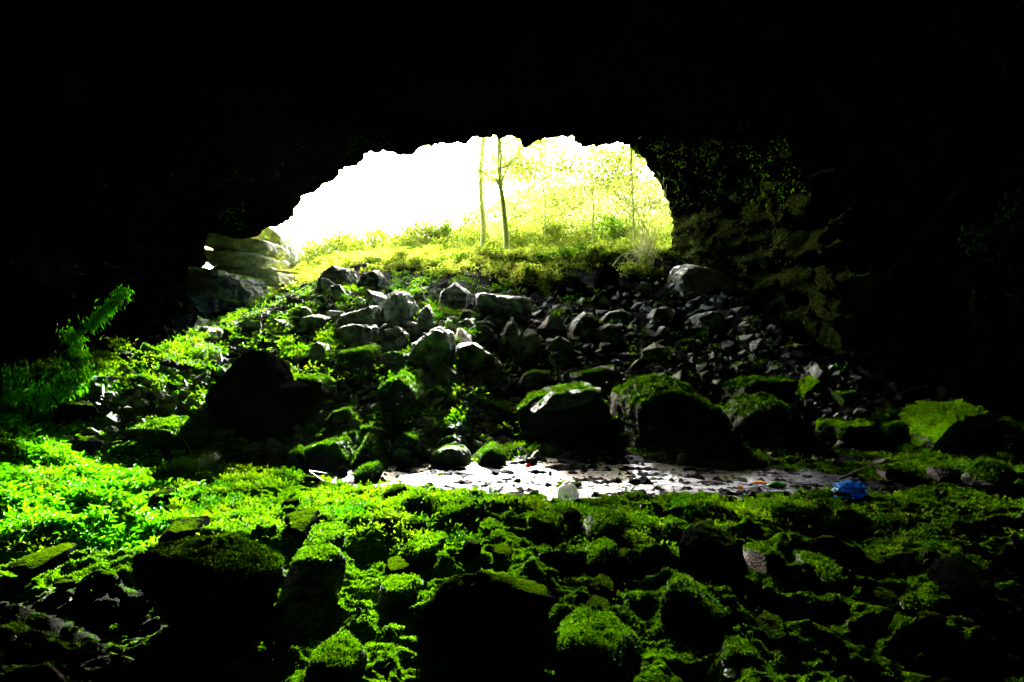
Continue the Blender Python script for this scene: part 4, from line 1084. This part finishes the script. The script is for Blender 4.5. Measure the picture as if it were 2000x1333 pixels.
# ------------------------------------------------------------------ litter
def crumple(name, px, py, w, h, d, mat, lab, cat, seed, amp=.35, sub=4):
    p = hit(px, py); V, Fc = ico(sub)
    k = 1 + amp * fbm(V, 1.4, 2, seed=seed) + amp * .6 * (ridged(V, 2.4, 3, .5, seed=seed + 1) - .9)
    P = V * k[:, None] * [w / 2, d / 2, h / 2]
    o = obj(name, new_mesh(name, P, Fc, False), mat, loc=(p.x, p.y, p.z + h * .35)); tag(o, lab, cat); return o
M['blue'] = plain('blue plastic film', (0.04, 0.30, 0.95), 0.3, 25, .4, .6, trans=.35)
M['white'] = plain('white plastic', (0.75, 0.8, 0.78), 0.35, 40, .06, .1, trans=.35)
M['green'] = plain('green plastic film', (0.05, 0.45, 0.02), 0.35, 30, .3, .5, trans=.3)
M['orange'] = plain('orange wrapper', (0.8, 0.35, 0.08), 0.4, 30, .3, .5, trans=.3)
M['red'] = plain('red plastic', (0.7, 0.04, 0.01), 0.4, 30, .3, .3, trans=.3)
crumple('plastic_bag', 1660, 972, .40, .24, .3, M['blue'], 'crumpled blue plastic bag lying on dark gravel right of the stream', 'plastic bag', 3, .45)
crumple('food_wrapper', 1518, 955, .24, .12, .15, M['green'], 'crumpled green wrapper beside the orange scraps on the stream bank', 'wrapper', 5, .4)
crumple('food_wrapper', 1484, 948, .20, .07, .12, M['orange'], 'pale orange wrapper touching the green wrapper', 'wrapper', 6, .5)
crumple('food_wrapper', 1446, 958, .08, .08, .08, M['orange'], 'tiny salmon coloured scrap left of the orange wrapper', 'wrapper', 7, .3)
crumple('plastic_scrap', 1029, 914, .14, .08, .1, M['red'], 'small red plastic scrap at the foot of the wide black boulder', 'plastic scrap', 8, .3)
crumple('paper_scrap', 1428, 1325, .08, .05, .06, M['white'], 'small white scrap on moss at the bottom edge', 'paper scrap', 9, .3)
crumple('paper_scrap', 25, 1262, .05, .03, .04, M['white'], 'tiny white scrap alone in the dark lower left', 'paper scrap', 10, .3)
crumple('light_stone', 190, 752, .30, .16, .2, M['white'], 'white stone on the skyline of the left rubble', 'stone', 11, .3)

def lathe(prof, k=24):
    prof = np.array(prof, float); a = np.linspace(0, 2 * math.pi, k, endpoint=False)
    V = np.stack([prof[:, None, 0] * np.cos(a), prof[:, None, 0] * np.sin(a), np.repeat(prof[:, 1:2], k, 1)], -1).reshape(-1, 3)
    return V, grid_faces(len(prof), k, True)[:, ::-1]
# white jug, standing shoulder up
p = hit(1111, 976)
jug = empty('plastic_jug', (p.x, p.y, p.z - .02), 'rounded white plastic jug with faint lettering at the stream edge', 'jug')
body = obj('body', new_mesh('body', *lathe([(0, 0), (.12, 0), (.14, .02), (.142, .10), (.135, .15), (.11, .20), (.06, .235), (.03, .245), (0, .246)])), M['white'], jug)
obj('cap', new_mesh('cap', *lathe([(.0, .24), (.034, .24), (.034, .262), (.028, .268), (0, .268)])), M['white'], jug)
mk = plain('faded green print', (.25, .5, .4), .5)
pr = []
for k_, x_ in enumerate((-.055, -.025, .0, .03, .05)):
    hh = (.03, .04, .025, .035, .02)[k_]
    pr.append(tube([(x_, -math.sqrt(.146 ** 2 - x_ * x_), .09), (x_, -math.sqrt(.146 ** 2 - x_ * x_), .09 + hh)], [.004, .004], 5))
obj('faded_print', new_mesh('faded_print', *joined(pr)), mk, jug)
jug.rotation_euler = (R(6), R(-8), 0)
p = hit(956, 962)
cup = empty('plastic_cup', (p.x, p.y, p.z + .06), 'small white plastic cup lying on a rock left of the jug', 'cup')
V, Fc = lathe([(0, 0), (.035, 0), (.05, .11), (.047, .11), (.033, .006), (0, .006)])
obj('cup_body', new_mesh('cup_body', V, Fc), M['white'], cup); obj('rim', new_mesh('rim', *lathe([(.050, .108), (.054, .110), (.054, .114), (.049, .114), (.050, .108)])), M['white'], cup)
cup.rotation_euler = (R(70), R(20), R(30))

# ------------------------------------------------------------------ sticks
def stick(pts, r, lab, mat='stick', seed=1):
    g = np.random.default_rng(seed); A = np.array([list(q) for q in pts], float)
    q = np.linspace(0, len(A) - 1, 24); C = np.stack([np.interp(q, np.arange(len(A)), A[:, k]) for k in range(3)], 1)
    for _ in range(3): C[1:-1] = (C[:-2] + 2 * C[1:-1] + C[2:]) / 4
    C += g.normal(size=C.shape) * r * .25
    o = obj('branch', new_mesh('branch', *tube(C - C[0], np.linspace(r, r * .5, 24), 7)), M[mat], loc=C[0]); tag(o, lab, 'branch')
stick([at(605, 590, 27.5), at(618, 560, 27.6), at(640, 535, 27.8), at(670, 522, 28)], .05, 'dark bent branch arching out of the left crest bush', 'bark')
stick([at(733, 835, 13.6), at(752, 862, 13.1), at(773, 895, 12.7)], .018, 'thin straight stick leaning over the black triangle rock')
stick([hit(632, 958) + Vector((0, 0, .12)), hit(600, 945) + Vector((0, 0, .2)), at(665, 930, 11.9)], .015, 'thin stick lying by the left end of the stream')
stick([hit(1640, 950) + Vector((0, 0, .1)), hit(1700, 935) + Vector((0, 0, .2)), hit(1790, 925) + Vector((0, 0, .25))], .014, 'long thin stick behind the blue bag')
stick([hit(1632, 976) + Vector((0, 0, .08)), hit(1664, 980) + Vector((0, 0, .08))], .03, 'short pale stick in front of the blue bag')
stick([at(385, 912, 10.4), at(372, 880, 10.5), at(358, 858, 10.7)], .010, 'thin upright stem beside the brown topped slab')

# ------------------------------------------------------------------ bright hazy air
bm = bmesh.new(); bmesh.ops.create_cube(bm, size=1)
hm = bpy.data.meshes.new('haze'); bm.to_mesh(hm); bm.free()
m = bpy.data.materials.new('haze'); m.use_nodes = True; m.node_tree.nodes.clear()
mo_ = m.node_tree.nodes.new('ShaderNodeOutputMaterial'); pv = m.node_tree.nodes.new('ShaderNodeVolumePrincipled')
pv.inputs['Color'].default_value = (0.45, 1.0, 0.72, 1); pv.inputs['Density'].default_value = 0.00004; pv.inputs['Anisotropy'].default_value = 0.3
m.node_tree.links.new(pv.outputs[0], mo_.inputs['Volume'])
hz = obj('haze', hm, m, loc=(0, 64, 35)); hz.scale = (280, 156, 90); tag(hz, 'thin bright air in the cave mouth', 'haze', kind='stuff')
